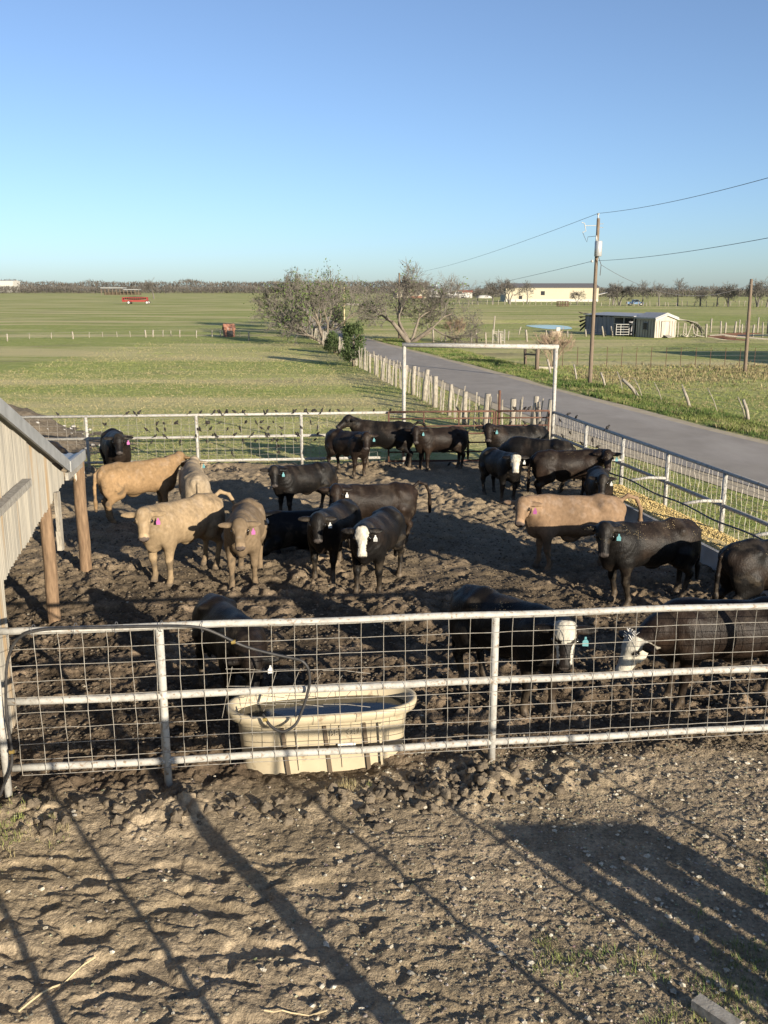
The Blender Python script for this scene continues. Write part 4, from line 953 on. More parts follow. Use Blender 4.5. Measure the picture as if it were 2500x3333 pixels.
def build_side_fence():
    A = np.array((4.46, 24.2)); B = SIDE_B; L = np.linalg.norm(B - A); d = (B - A) / L
    o0 = (A[0], A[1], 0); f = empty('pipe_fence', o0, 'pipe fence with wire mesh between the feed bunk and the road', 'fence')
    for z in (1.38, .78):
        mb = MB(); mb.cyl((*A, z), (*B, z), .038, 8); mb.build('rail', 'white_pipe', f, o0, True)
    for s in (2.2, 4.25, 6.3, 8.4, 10.6, 12.8, 15.0):
        p = A + d * s; mb = MB(); mb.cyl((*p, -.2), (*p, 1.36), .042, 9); mb.build('post', 'white_pipe', f, o0, True)
    mb = MB(); nrm = np.array((d[1], -d[0])); mesh_panel(mb, A + nrm * -.05, B + nrm * -.05, .1, 1.34, .16, .155, .004, .01, 3, random.Random(9)); mb.build('wire_mesh', 'wire', f, o0)
    # arms reaching in over the bunk and the pipe they carry
    inn = np.array((-.98, -.18)); inn /= np.linalg.norm(inn)
    for s in (4.25, 6.3, 8.4, 10.6, 12.8):
        p = A + d * s; e = p + inn * .78; mb = MB(); mb.tube([(*p, .86), (*((p + e) / 2), .885), (*e, .84)], .03, 8); mb.build('arm', 'white_pipe', f, o0, True)
    pts = []
    for s in np.linspace(3.2, 14.8, 40):
        p = A + d * s + inn * .8; pts.append((p[0], p[1], .86 - .04 * math.sin((s - 4.25) / 2.1 * math.pi) ** 2))
    mb = MB(); mb.tube(pts, .016, 6); mb.build('neck_cable', 'blackwire', f, o0, True)
    # feed bunk
    c0 = A + d * 4.3; c1 = A + d * 15.2; ob = (c0[0], c0[1], 0); b = empty('feed_bunk', ob, 'long concrete feed bunk full of yellow feed along the side fence', 'feed bunk')
    w = .74
    def off(s, k): return A + d * s + inn * k
    def wall(k, h, t, nm):
        mb = MB(); a_ = off(4.3, k); b_ = off(15.2, k); mb.beam((*a_, h / 2 - .03), (*b_, h / 2 - .03), t, h + .06); mb.build(nm, 'concrete', b, ob)
    wall(w + .10, .36, .07, 'side_wall'); wall(.06, .30, .05, 'side_wall')
    mb = MB(); n1, n2 = 160, 12; V = []
    for i in range(n1):
        s = 4.36 + (15.1 - 4.36) * i / (n1 - 1)
        for j in range(n2):
            k = .09 + (w - .03) * j / (n2 - 1); p = off(s, k)
            V.append((p[0], p[1], .29 + .05 * math.sin(j / (n2 - 1) * math.pi) + .05 * perl(s * 1.3, k * 3, 3) + .022 * perl(s * 7, k * 9, 4)))
    mb.add(V, [(i * n2 + j, i * n2 + j + 1, (i + 1) * n2 + j + 1, (i + 1) * n2 + j) for i in range(n1 - 1) for j in range(n2 - 1)])
    o = mb.build('feed', 'feed', b, ob, True); o['kind'] = 'stuff'
    for s in (4.32, 15.18):
        mb = MB(); mb.beam((*off(s, .08), .13), (*off(s, w + .14), .13), .06, .34); mb.build('end_wall', 'concrete', b, ob)
    r = random.Random(3)
    for s, z in ((1.0, 1.42), (1.55, 1.42), (3.4, 1.42), (1.2, .98), (2.0, .82), (2.6, 1.0), (2.9, .9), (.5, 1.2), (.7, .82), (3.0, .66)):
        p = A + d * s; BIRD_SPOTS.append((p[0], p[1], z, 'side'))

def build_birds():
    mb = MB(); mb.ell((0, 0, .045), (.055, .032, .036), rotm(0, math.radians(-35)), 8, 6); mb.ell((.052, 0, .085), (.024, .021, .022), None, 7, 5)
    mb.tube([(.07, 0, .085), (.092, 0, .082)], [.008, .001], 5); mb.prism([(-.03, -.012, .03), (-.03, .012, .03), (-.115, .018, -.03), (-.115, -.018, -.03)], (.004, 0, .008))
    mb.tube([(0, .01, .02), (0, .01, -.005)], .003, 4); mb.tube([(0, -.01, .02), (0, -.01, -.005)], .003, 4)
    r = random.Random(31); first = None
    LAB = {'top': 'small dark bird perched on the top rail of the back fence', 'wire': 'small dark bird perched on the wire mesh of the back fence',
           'gate': 'small dark bird perched on the rusty gates', 'ground': 'small dark bird on the mud at the foot of the back fence', 'side': 'small dark bird perched on the roadside pipe fence',
           'head': 'small dark bird riding on a black steer\'s head at the feed bunk'}
    GR = {'top': 'birds on the top rail', 'wire': 'birds on the wire mesh', 'gate': 'birds on the gates', 'ground': 'birds on the mud', 'side': 'birds on the roadside fence', 'head': None}
    for x, y, z, k in BIRD_SPOTS:
        if z == 'g': z = max(gz(x, y), -.05) + .005
        if first is None: o = first = mb.build('bird', 'bird', None, (0, 0, 0), True)
        else: o = first.copy(); COL.objects.link(o)
        s = r.uniform(.72, .98); o.location = (x, y, z); o.rotation_euler = (0, r.uniform(-.3, .25), r.uniform(0, 6.28)); o.scale = (s, s, s)
        tag(o, LAB[k], 'bird'); 
        if GR[k]: o['group'] = GR[k]
        elif 'group' in o: del o['group']

# ------------------------------------------------------------------ shed on the left
def build_shed():
    A = np.array((-3.96, 9.1)); d = np.array((-.1708, .9853)); nrm = np.array((d[1], -d[0]))     # nrm points into the pen (right)
    o0 = (A[0], A[1], 0); sh = empty('livestock_shed', o0, 'weathered corrugated metal shed with log posts and a sloping roof, left of the pen', 'shed')
    pt = lambda s, k, z: np.array((*(A + d * s + nrm * k), z))
    top = lambda s: 3.37 - .355 * s if s < 4.15 else 1.90
    pitch = .0676; ss = np.arange(-4.0, 4.02, pitch / 6); V = []
    for s in ss:
        k = .011 * math.sin(2 * math.pi * s / pitch) + .012 * ((int((s + 4) / .72) % 2))
        zb = -.15 if s < .0 else 1.55 + .06 * s + .012 * math.sin(s * 31)
        V.append(pt(s, k, zb)); V.append(pt(s, k, top(s)))
    mb = MB(); mb.add(V, [(2 * i, 2 * i + 2, 2 * i + 3, 2 * i + 1) for i in range(len(ss) - 1)]); mb.build('wall', 'corr', sh, o0)
    # roof: steep part then a shallow apron down to the eave
    mb = MB(); ks = np.arange(-6.0, .10, .0338); V = []
    for k in ks:
        w = .012 * math.sin(2 * math.pi * k / .0676 * .5)
        for s, z in ((-4.1, top(-4.1) + .08), (4.2, 1.96 + .09), (5.55, 1.965)): V.append(pt(s, k - .02, z + w))
    n = len(ks); q = []
    for i in range(n - 1):
        for j in range(2): q.append((i * 3 + j, i * 3 + j + 1, (i + 1) * 3 + j + 1, (i + 1) * 3 + j))
    mb.add(V, q); mb.build('roof', 'tin', sh, o0, True)
    mb = MB(); mb.beam(pt(-4.1, .075, top(-4.1) + .065), pt(4.22, .075, 1.995), .03, .165); mb.build('rake_trim', 'trim', sh, o0)
    mb = MB(); mb.beam(pt(4.22, .075, 1.99), pt(5.62, .09, 1.93), .05, .16); mb.build('eave_trim', 'trim', sh, o0)
    mb = MB(); mb.beam(pt(4.1, .05, 1.865), pt(5.62, .06, 1.81), .045, .11); mb.build('eave_board', 'greywood', sh, o0)
    def logpost(s, k, h, m='log', r=.085):
        p = pt(s, k, 0); mb = MB(); z = np.linspace(-.3, h, 9); mb.tube([(p[0] + .006 * math.sin(zz * 5 + s), p[1], zz) for zz in z], [r * (1.06 - .05 * i / 8) for i in range(9)], 12, jit=.05); return mb.build('post', m, sh, o0, True)
    logpost(3.05, -.09, 1.95); lp = logpost(5.5, -.0, 1.83, r=.095)
    p = pt(5.5, 0, 0); mb = MB(); mb.tube([(p[0], p[1], 1.52), (p[0], p[1], 1.66), (p[0], p[1], 1.81)], [.096, .098, .098], 12, jit=.03); mb.build('old_paint', 'paintlog', sh, o0, True)
    logpost(.06, -.1, 1.7, r=.08); 
    # notched boards nailed to the middle post
    mb = MB(); mb.beam(pt(3.15, .06, 1.30), pt(3.15, .06, 1.84), .05, .11, (0, 1, 0)); mb.build('cleat', 'oldpost', sh, o0)
    mb = MB(); mb.beam(pt(3.17, .05, 1.02), pt(3.17, .05, 1.30), .07, .09, (0, 1, 0)); mb.build('cleat', 'oldpost', sh, o0)
    mb = MB(); mb.beam(pt(-2.6, .07, 2.38), pt(1.33, .07, 2.345), .10, .085); o = mb.build('side_plank', 'greywood', sh, o0)
    # unseen but real: back wall, far posts
    mb = MB(); mb.beam(pt(-4, -5.9, 1.4), pt(5.5, -5.9, .9), .05, 2.2); mb.build('back_wall', 'corr', sh, o0)
    for s in (5.5,):
        for k in (-2.9, -5.8):
            logpost(s, k, 1.85)

# ------------------------------------------------------------------ structure behind the camera that throws the long shadows
def build_behind():
    dirx = math.tan(SUN_AZ)
    def base_for(px, py, Yb):
        p = P(px, py); return np.array((p[0] + (p[1] - Yb) * dirx, Yb))
    org = (3.0, 2.2, 0); f = empty('pipe_fence', org, 'tall pipe fence standing behind the photographer, seen only by its shadow', 'fence')
    pts = []
    for px, py, h, r in ((200, 3333, 2.6, .03), (720, 3333, 2.5, .026), (1290, 3333, 2.9, .075), (1325, 3333, 2.9, .03), (1740, 3190, 2.3, .022), (2140, 3080, 2.2, .022), (2480, 2800, 2.3, .022)):
        b = base_for(px, py, 2.2); h = min(h, 2.4); pts.append(b); mb = MB(); mb.cyl((*b, -.2), (*b, h), r, 10); mb.build('post', 'white_pipe', f, org, True)
    pts = sorted(pts, key=lambda v: v[0]); mb = MB(); mb.cyl((pts[0][0], 2.2, 2.22), (pts[-1][0], 2.2, 2.22), .03, 8); mb.build('rail', 'white_pipe', f, org, True)
    b0 = base_for(1600, 2690, 2.8); b1 = base_for(2020, 2640, 2.8); h0 = (P(1600, 2690)[1] - 2.8) / math.cos(SUN_AZ) * math.tan(SUN_EL)
    org = (b0[0], 2.8, 0); g = empty('slatted_gate', org, 'upright wooden slat panel behind the photographer, seen only by its shadow', 'gate')
    n = 4; W_ = (b1[0] - b0[0]); bw = W_ / n * .77
    for i in range(n):
        mb = MB(); x = b0[0] + W_ * (i + .5) / n; mb.box((x, 2.8, h0 / 2), (bw, .03, h0)); mb.build('slat', 'greywood', g, org)
    for z in (.3, h0 * .5, h0 - .09):
        mb = MB(); mb.box((b0[0] + W_ / 2, 2.835, z), (W_, .04, .1 if z < h0 * .6 else .18)); mb.build('cross_rail', 'greywood', g, org)

def build_yard_bits():
    p = P(2330, 3318); mb = MB(); R = np.array(Matrix.Rotation(math.radians(-52), 3, 'Z')); mb.box((0, 0, .045), (.30, .10, .075), R)
    z = gz(p[0], p[1]); o = mb.build('lumber_block', 'greywood'); o.location = (p[0], p[1], z); tag(o, 'short offcut of sawn lumber lying in the grass at lower right', 'wood block')
    for (a, b, r, lab) in (((60, 3290), (310, 3115), .006, 'long pale dry stalk lying on the rutted mud at lower left'), ((860, 3290), (1065, 3292), .005, 'thin straw lying flat at the bottom of the picture')):
        pa, pb = P(*a), P(*b); mb = MB(); pts = [pa + (pb - pa) * t for t in np.linspace(0, 1, 8)]
        pts = [(q_[0], q_[1], gz(q_[0], q_[1]) + .015 + .02 * math.sin(i)) for i, q_ in enumerate(pts)]; mb.tube(pts, r, 5); o = mb.build('dry_stalk', 'straw'); tag(o, lab, 'stalk')
    # heap of earth and rubble beyond the back fence
    n, m = 44, 60; V = []; c = np.array((-12.6, 27.4))
    for i in range(n):
        rr = i / (n - 1) * 5.2
        for j in range(m):
            a = 2 * math.pi * j / m; x = c[0] + rr * math.cos(a) * 1.05; y = c[1] + rr * math.sin(a) * .85
            h = 1.55 * max(0, 1 - (rr / 3.6) ** 1.2) + .22 * max(0, 1 - rr / 5.2)
            V.append((x, y, FZ - .03 + h * (1 + .12 * fbm(x * .7, y * .7, 2, 3)) + .07 * fbm(x * 2.4, y * 2.4, 4, 5) * (1 if rr < 5 else 0)))
    mb = MB(); mb.add(V, [(i * m + j, (i + 1) * m + j, (i + 1) * m + (j + 1) % m, i * m + (j + 1) % m) for i in range(n - 1) for j in range(m)])
    o = mb.build('earth_heap', 'clod', None, (0, 0, 0), True); tag(o, 'heap of dark earth and rubble beyond the left of the back fence', 'earth heap')
    # rubble on it
    R_ = np.random.RandomState(5); mb = MB()
    for i in range(150):
        rr = 5.2 * math.sqrt(R_.rand()); a = R_.rand() * 6.28; x = c[0] + rr * math.cos(a); y = c[1] + rr * math.sin(a) * .85
        h = 1.55 * max(0, 1 - (rr / 3.6) ** 1.2) + .22 * max(0, 1 - rr / 5.2); s = R_.uniform(.02, .07)
        mb.ell((x, y, FZ + h + .03), (s * R_.uniform(.8, 1.6), s, s * .7), rotm(a, 0), 6, 4)
    o = mb.build('rubble', 'concrete', None); tag(o, 'pale stones strewn over the heap of earth', 'stones', kind='stuff')
# ------------------------------------------------------------------ timber fences
def stake(mb, base, topp, w, jit=.0, n=6):
    base = np.array(base, float); topp = np.array(topp, float); mid = (base + topp) / 2 + np.array((rnd.uniform(-jit, jit), rnd.uniform(-jit, jit), 0))
    mb.tube([base - np.array((0, 0, .2)), mid, topp], [w * 1.05, w, w * .92], n, jit=.12)
def build_wood_fence():
    foot = ((1779, 1433), (1738, 1428), (1663, 1420), (1579, 1408), (1512, 1384), (1461, 1353), (1415, 1326), (1379, 1305), (1345, 1286), (1316, 1271), (1287, 1257), (1263, 1247), (1241, 1235), (1222, 1221), (1204, 1212), (1186, 1204), (1157, 1187), (1128, 1167), (1085, 1143), (1058, 1128), (1031, 1112), (995, 1098), (959, 1085), (940, 1078))
    line = np.array([P(a, b, FZ)[:2] for a, b in foot])
    o0 = (line[0][0], line[0][1], FZ); f = empty('stake_fence', o0, 'old cedar stake and wire fence running from the gates along the road', 'fence'); r = random.Random(12)
    s = np.concatenate([[0], np.cumsum(np.linalg.norm(np.diff(line, axis=0), axis=1))])
    at = lambda t: np.array((np.interp(t, s, line[:, 0]), np.interp(t, s, line[:, 1])))
    ts = []
    for k in range(len(s) - 1):
        n = max(1, int(round((s[k + 1] - s[k]) / (2.2 if k < 16 else 1.5)))) if k > 7 else 1
        ts += list(np.linspace(s[k], s[k + 1], n, endpoint=False))
    nst = 0
    for k, t in enumerate(ts[:98]):
        p = at(t); near = p[1] < 45; h = r.uniform(1.1, 1.35) if near else r.uniform(.95, 1.2); w = r.uniform(.075, .11) if near else (r.uniform(.055, .075) if p[1] < 62 else r.uniform(.045, .06))
        mb = MB(); stake(mb, (*p, FZ), (p[0] + r.uniform(-.04, .16), p[1] + r.uniform(-.1, .1), h), w, .02, 8); mb.build('post', 'oldpost', f, o0, True)
        t2 = ts[k + 1] if k + 1 < len(ts) else t + 1.5
        for q in (1, 2, 3):
            if nst < 100:
                p = at(t + (t2 - t) * q / 4 + r.uniform(-.05, .05)); h = r.uniform(.95, 1.25); mb = MB(); stake(mb, (p[0] + r.uniform(-.1, .1), p[1], FZ + .02), (p[0] + r.uniform(-.1, .16), p[1], h), r.uniform(.02, .034), .03, 5); mb.build('stay', 'oldpost', f, o0); nst += 1
    mb = MB()
    for z in (.25, .5, .75, 1.0): mb.tube([(x, y, FZ + z) for x, y in line], .004, 3)
    mb.build('strand_wire', 'wire', f, o0)

def posts_fence(name, label, pts, m='oldpost', strands=(.3, .6, .9), r0=.05, parts=None):
    """pts: list of (base xyz, top xyz, radius)"""
    o0 = tuple(pts[0][0]); f = empty(name, o0, label, 'fence')
    for b, t, r in pts:
        mb = MB(); stake(mb, b, t, r, .015, 6); mb.build('post', m, f, o0, True)
    mb = MB(); bs = np.array([p[0] for p in pts]); ts = np.array([p[1] for p in pts])
    for z in strands:
        L = bs + (ts - bs) * z; mb.tube(L, .0035, 3)
    mb.build('strand_wire', 'wire', f, o0)
    return f
def zq(X, Y, x0, y0, k): return x0 + X / k, y0 + Y / k
def build_right_fences():
    # leaning posts beside the far verge
    k = 1.508; cv = lambda X, Y: zq(X, Y, 1400, 1050, k)
    L = [((705, 205), (722, 280), .05), ((838, 245), (865, 318), .055), ((918, 240), (950, 335), .02), ((945, 278), (1035, 362), .075), ((1000, 270), (1050, 365), .018), ((1100, 293), (1145, 380), .018), ((1235, 300), (1272, 395), .02), ((1242, 325), (1284, 415), .06), ((1362, 322), (1422, 442), .018), ((1510, 365), (1558, 478), .02), ((1537, 378), (1570, 482), .06)]
    pts = []
    for t, b, r in L:
        bp = P(*cv(*b), FZ); tp = Q(*cv(*t), bp[1]); pts.append((bp, tp, r))
    posts_fence('leaning_fence', 'wire fence of leaning weathered posts on the far side of the road', pts, strands=(.3, .55, .8, .97))
    # H-brace where that fence begins
    b1 = P(*cv(468, 212), FZ); b2 = P(*cv(523, 235), FZ); b3 = P(*cv(607, 226), FZ); f = empty('brace_posts', tuple(b1), 'dark wooden H-brace and pale post standing at the field gate across the road', 'fence brace')
    for b, tp, r, m in ((b1, (466, 115), .09, 'pole'), (b2, (530, 112), .12, 'pole'), (b3, (612, 128), .1, 'oldpost')):
        mb = MB(); stake(mb, b, Q(*cv(*tp), b[1]), r, .01, 8); mb.build('post', m, f, b1, True)
    mb = MB(); mb.cyl(Q(*cv(468, 155), b1[1]), Q(*cv(526, 158), b2[1]), .05, 7); mb.build('cross_rail', 'pole', f, b1, True)
    mb = MB(); mb.beam(Q(*cv(528, 222), b2[1]), Q(*cv(605, 224), b3[1]), .08, .16); mb.build('low_board', 'oldpost', f, b1)
    mb = MB(); stake(mb, P(*cv(596, 258), FZ), Q(*cv(575, 180), P(*cv(596, 258), FZ)[1]), .06, .01, 7); mb.build('post', 'oldpost', f, b1, True)
    # stake fence farther back, left of the pole
    L = [((14, 28), (17, 96), .09), ((55, 62), (57, 92), .05), ((77, 45), (75, 92), .07), ((201, 48), (203, 103), .07), ((226, 38), (229, 100), .1), ((272, 48), (274, 103), .08), ((343, 50), (346, 104), .1), ((387, 40), (383, 86), .06), ((446, 20), (433, 62), .06), ((470, 35), (476, 94), .1), ((570, 38), (571, 78), .07), ((675, 38), (676, 72), .07), ((762, 33), (766, 68), .08), ((850, 28), (864, 66), .09)]
    pts = [(P(*cv(*b), FZ), Q(*cv(*t), P(*cv(*b), FZ)[1]), r) for t, b, r in L]
    posts_fence('stake_fence', 'weathered stake fence crossing the right pasture in front of the pond', pts, strands=(.35, .65, .9))
    # wire fence in the pasture, between the two poles
    r = random.Random(8); pts = []
    for i in range(17):
        px = 1830 + i * 48; b = P(px, 1193 + i * .4, FZ); pts.append((b, (b[0], b[1], 1.15), .018))
    posts_fence('wire_fence', 'thin wire fence across the right pasture behind the dry grass', pts, m='rust', strands=(.2, .4, .6, .8, .97))
    # across the left pasture
    pts = []; kx = 2.074
    for (X, Yt, Yb, w, ln) in ((47, 490, 543, .09, 3), (197, 487, 530, .04, 2), (346, 483, 527, .05, 2), (487, 475, 528, .1, 8), (602, 478, 520, .04, 0), (690, 477, 515, .04, 4), (786, 475, 515, .04, 6), (876, 473, 514, .04, 6), (978, 464, 515, .12, 8), (1033, 463, 514, .1, 0), (1101, 465, 512, .06, 0), (1154, 468, 508, .05, 0), (1214, 464, 514, .08, 0), (1327, 468, 518, .07, -2), (1431, 468, 513, .08, 0), (1486, 466, 512, .09, 4), (1530, 470, 512, .06, 0), (1620, 474, 514, .04, 0), (1680, 476, 540, .09, 0), (1862, 1338, 1388, 0, 0)):
        if w == 0: continue
        b = P((X + ln) / kx, 850 + Yb / kx, FZ); t = Q(X / kx, 850 + Yt / kx, b[1]); pts.append((b, t, w * .7))
    posts_fence('wire_fence', 'sagging wire fence with thin posts crossing the left pasture', pts, strands=(.3, .6, .9))
    # corral of boards right of the collapsed lean-to
    r = random.Random(77); o0 = tuple(P(2300, 1098, FZ)); f = empty('corral', o0, 'tumbledown corral of posts, branches and rails right of the collapsed shed', 'corral')
    for i, px in enumerate((2298, 2345, 2390, 2412, 2450, 2482, 2500, 2530, 2560)):
        b = P(px, 1097 + r.uniform(-3, 2), FZ); mb = MB(); stake(mb, b, (b[0] + r.uniform(-.1, .1), b[1], r.uniform(1.1, 1.75)), r.uniform(.07, .12), .01, 7); mb.build('post', 'oldpost', f, o0, True)
        b = P(px + 15, 1085 + r.uniform(-3, 2), FZ); mb = MB(); stake(mb, b, (b[0], b[1], r.uniform(1.1, 1.9)), r.uniform(.07, .1), .01, 7); mb.build('post', 'oldpost', f, o0, True)
    for i in range(16):
        a = P(2300 + r.uniform(0, 60), 1096 + r.uniform(-4, 0), FZ + r.uniform(.3, 1.3)); e = a + np.array((r.uniform(1.5, 3.5), r.uniform(-.4, .4), r.uniform(-.3, .3))); mb = MB(); mb.tube([a, (a + e) / 2 + np.array((0, 0, r.uniform(-.1, .1))), e], r.uniform(.03, .06), 5); mb.build('rail', 'rust' if i % 4 else 'oldpost', f, o0)
    for i in range(6):
        a = P(2400, 1092, FZ + .25 * (i + 1)); mb = MB(); mb.tube([a, a + np.array((4.5, -.2, .05))], .04, 5); mb.build('rail', 'metalgrey', f, o0)
    # far fence along the edge of the right pasture
    pts = []; r = random.Random(4)
    for i in range(60):
        px = 1480 + i * 20 + r.uniform(-5, 5); b = P(px, 993 if px < 1950 else 997, FZ); pts.append((b, (b[0] + r.uniform(-.3, .3), b[1], r.uniform(1.0, 1.7)), .10))
    posts_fence('post_fence', 'long post fence along the far edge of the right pasture', pts, strands=(.5, .9))

# ------------------------------------------------------------------ poles and lines
def build_poles():
    b = P(1920, 1250, FZ); y = b[1]; x = b[0]; zt = 7.85; o0 = (x, y, FZ)
    u = empty('utility_pole', o0, 'wooden utility pole with a grey transformer can beside the road', 'utility pole')
    mb = MB(); zz = np.linspace(-.5, zt, 10); mb.tube([(x, y, z) for z in zz], np.linspace(.105, .078, 10), 12); mb.build('pole', 'pole', u, o0, True)
    mb = MB(); mb.cyl((x - .02, y, zt - .02), (x - .02, y, zt + .17), .035, 8); mb.ell((x - .02, y, zt + .2), (.07, .07, .05)); mb.build('insulator', 'ceramic', u, o0, True)
    zc = Q(1920, 810, y)[2]; mb = MB(); mb.tube([(x + .01, y - .26, zc - .36), (x + .01, y - .26, zc - .34), (x + .01, y - .26, zc + .33), (x + .01, y - .26, zc + .36)], [.16, .18, .18, .15], 16); tr = mb.build('transformer', 'metalgrey', u, o0, True)
    mb = MB(); mb.tube([(x - .1, y - .29, zc + .34), (x - .12, y - .29, zc + .6)], [.05, .03], 8); mb.build('bushing', 'ceramic', tr, (0, 0, 0), True)
    mb.build
    tr.children[0].data.transform(Matrix.Translation((-o0[0], -o0[1], -o0[2])))
    mb = MB(); a = Q(1901, 738, y); mb.tube([a + np.array((-.12, 0, .2)), a + np.array((.02, 0, .16)), a + np.array((.1, 0, -.2)), a + np.array((-.06, 0, -.26))], .022, 6); mb.cyl(a + np.array((.06, 0, .05)), (x, y, a[2] + .05), .018, 6); mb.build('fuse_cutout', 'ceramic', u, o0)
    mb = MB(); mb.tube([a + np.array((-.05, 0, -.26)), Q(1905, 777, y), Q(1910, 788, y), Q(1914, 771, y), (x - .12, y - .25, zc + .58)], .012, 5); mb.tube([(x - .1, y - .3, zc + .2), (x + .05, y - .25, zc - .4), (x + .2, y - .2, zc - .75), (x + .2, y - .1, zc - 1.25)], .018, 5); mb.build('lead_wire', 'blackwire', u, o0)
    mb = MB()
    for z in (zt - .25, zt - .42): mb.cyl((x, y, z), (x + .26, y, z), .015, 5)
    mb.build('step_bolt', 'metalgrey', u, o0)
    zn = Q(1920, 850, y)[2]; mb = MB(); mb.tube([(x - .2, y, zn - .06), (x - .2, y, zn + .06)], .06, 8); mb.build('spool', 'ceramic', u, o0, True)
    def line(name, lab, a, e, sag, r=.009, n=26):
        a = np.array(a, float); e = np.array(e, float); pts = [a + (e - a) * t - np.array((0, 0, 4 * sag * t * (1 - t))) for t in np.linspace(0, 1, n)]
        mb = MB(); mb.tube(pts, r, 5); o = mb.build(name, 'blackwire'); tag(o, lab, 'power line')
    T = (x - .02, y, zt + .23); N = (x - .18, y, zn)
    far = Q(1300, 893, 150); line('power_line', 'topmost power line falling from the pole tip to the far left', T, far, .6, .010)
    line('power_line', 'topmost power line rising from the pole tip to the upper right', T, Q(2560, 562, 26), .15)
    line('power_line', 'lower power line running left from the pole above the warehouse', N, Q(1330, 958, 160), .5, .010)
    line('power_line', 'lower power line running right from the pole to the edge of the picture', (x + .1, y, zn + .02), Q(2560, 763, 26), .12)
    line('power_line', 'service wire drooping from the transformer down to the right', (x + .2, y - .2, zc - .75), Q(2445, 925, 53), 1.0, .010)
    # second pole
    b = P(2425, 1210, FZ); t = Q(2446, 908, b[1]); o0 = tuple(b); u = empty('wooden_pole', o0, 'plain leaning wooden pole without wires at the right edge', 'pole'); mb = MB(); zs = np.linspace(0, 1, 8); bb = b - np.array((0, 0, .4)); mb.tube([bb + (t - bb) * s for s in zs], np.linspace(.11, .085, 8), 10); mb.build('shaft', 'pole', u, o0, True)
    b = P(1121, 1060, FZ); o = MB().tube([b, (b[0], b[1], Q(1122, 934, b[1])[2])], [.09, .06], 8).build('wooden_pole', 'straw'); tag(o, 'thin pale pole standing by the bend of the road', 'pole')
    b = P(1299, 1103, FZ); o = MB().tube([b, (b[0], b[1], Q(1291, 888, b[1])[2])], [.11, .08], 8).build('wooden_pole', 'pole'); tag(o, 'dark utility pole standing behind the leaning bare tree', 'utility pole')
    b = P(1606, 1088, FZ); o = MB().tube([b, (b[0] + .1, b[1], Q(1607, 1028, b[1])[2])], [.09, .07], 6).build('wooden_pole', 'oldpost'); tag(o, 'short grey pole rising from the stake fence', 'pole')

# ------------------------------------------------------------------ trees
def grow_tree(seed, H, trunk_r, lean=(0, 0), levels=5, spread=.75, kids=(3, 4), len0=.32, up=.25, fork=None, minr=.012, droop=0.0, shrink=.68):
    r = np.random.RandomState(seed); P0 = []; P1 = []; R0 = []; R1 = []; LV = []
    cur = []
    if fork:
        for (dx, dy, dz, rr) in fork: cur.append((np.array((0, 0, -.1)), np.array((dx, dy, dz), float), H * len0, trunk_r * rr, 0))
    else: cur.append((np.array((0, 0, -.1)), np.array((lean[0], lean[1], 1.)), H * len0, trunk_r, 0))
    tips = []
    while cur:
        nxt = []
        for (p, d, L, rad, lv) in cur:
            d = d / np.linalg.norm(d); n = 3 if lv < 3 else 2; q = p; dd = d
            kidpos = []
            for i in range(n):
                dd = dd + r.normal(0, .13 if lv else .07, 3) + np.array((0, 0, (up - droop * lv) * .12)); dd /= np.linalg.norm(dd)
                q2 = q + dd * L / n; ra = rad * (1 - .35 * i / n); rb = rad * (1 - .35 * (i + 1) / n)
                P0.append(q); P1.append(q2); R0.append(ra); R1.append(rb); LV.append(lv); q = q2
                if lv < levels and (lv > 0 and i < n - 1): kidpos.append((q, dd, rb))
            if lv < levels:
                nk = r.randint(kids[0], kids[1] + 1)
                for i in range(nk): kidpos.append((q, dd, rad * .65))
                for (kp, kd, kr) in kidpos:
                    nd = kd + r.normal(0, spread * .62, 3); nd[2] += up * .35 - droop * lv * .12
                    nxt.append((kp, nd, L * shrink * r.uniform(.7, 1.2), max(kr * r.uniform(.55, .8), minr), lv + 1))
            else: tips.append(q)
        cur = nxt
    return tuple(np.array(a) for a in (P0, P1, R0, R1, LV)) + (np.array(tips),)
def leaf_cloud(cs, s, n, seed, m, name, parent, per=9, rad=.35):
    r = np.random.RandomState(seed); cs = np.asarray(cs); k = len(cs) * per
    c = np.repeat(cs, per, 0) + r.normal(0, rad, (k, 3)); a = r.normal(0, 1, (k, 3)); b = r.normal(0, 1, (k, 3))
    a /= np.linalg.norm(a, axis=1)[:, None]; b -= (b * a).sum(1)[:, None] * a; b /= np.linalg.norm(b, axis=1)[:, None]
    sz = s * r.uniform(.6, 1.3, (k, 1)); V = np.stack([c - a * sz, c + b * sz * .5, c + a * sz, c - b * sz * .5], 1).reshape(-1, 3)
    me = np_mesh(name, V, [np.arange(k * 4).reshape(-1, 4)], M[m]); o = bpy.data.objects.new(name, me); COL.objects.link(o); o.parent = parent; o['kind'] = 'stuff'; return o
def tree(name, label, loc, T, bark='bark', twig='twig', tufts=None, group=None, split=2, rz=0, sc=1, cat='tree'):
    P0, P1, R0, R1, LV, tips = T
    o = empty(name, tuple(loc), label, cat, group); o.rotation_euler = (0, 0, rz); o.scale = (sc,) * 3
    for nm, sel, m, n in (('trunk', LV < split, bark, 7), ('crown', LV >= split, twig, 3)):
        V, q = segs(P0[sel], P1[sel], R0[sel], R1[sel], n)
        me = np_mesh(nm, V, [q], M[m], True); c = bpy.data.objects.new(nm, me); COL.objects.link(c); c.parent = o
    if tufts:
        n, s, m, seed = tufts; r = np.random.RandomState(seed); pick = tips[r.choice(len(tips), n)]; leaf_cloud(pick, s, 0, seed, m, 'green_tufts', o)
    return o
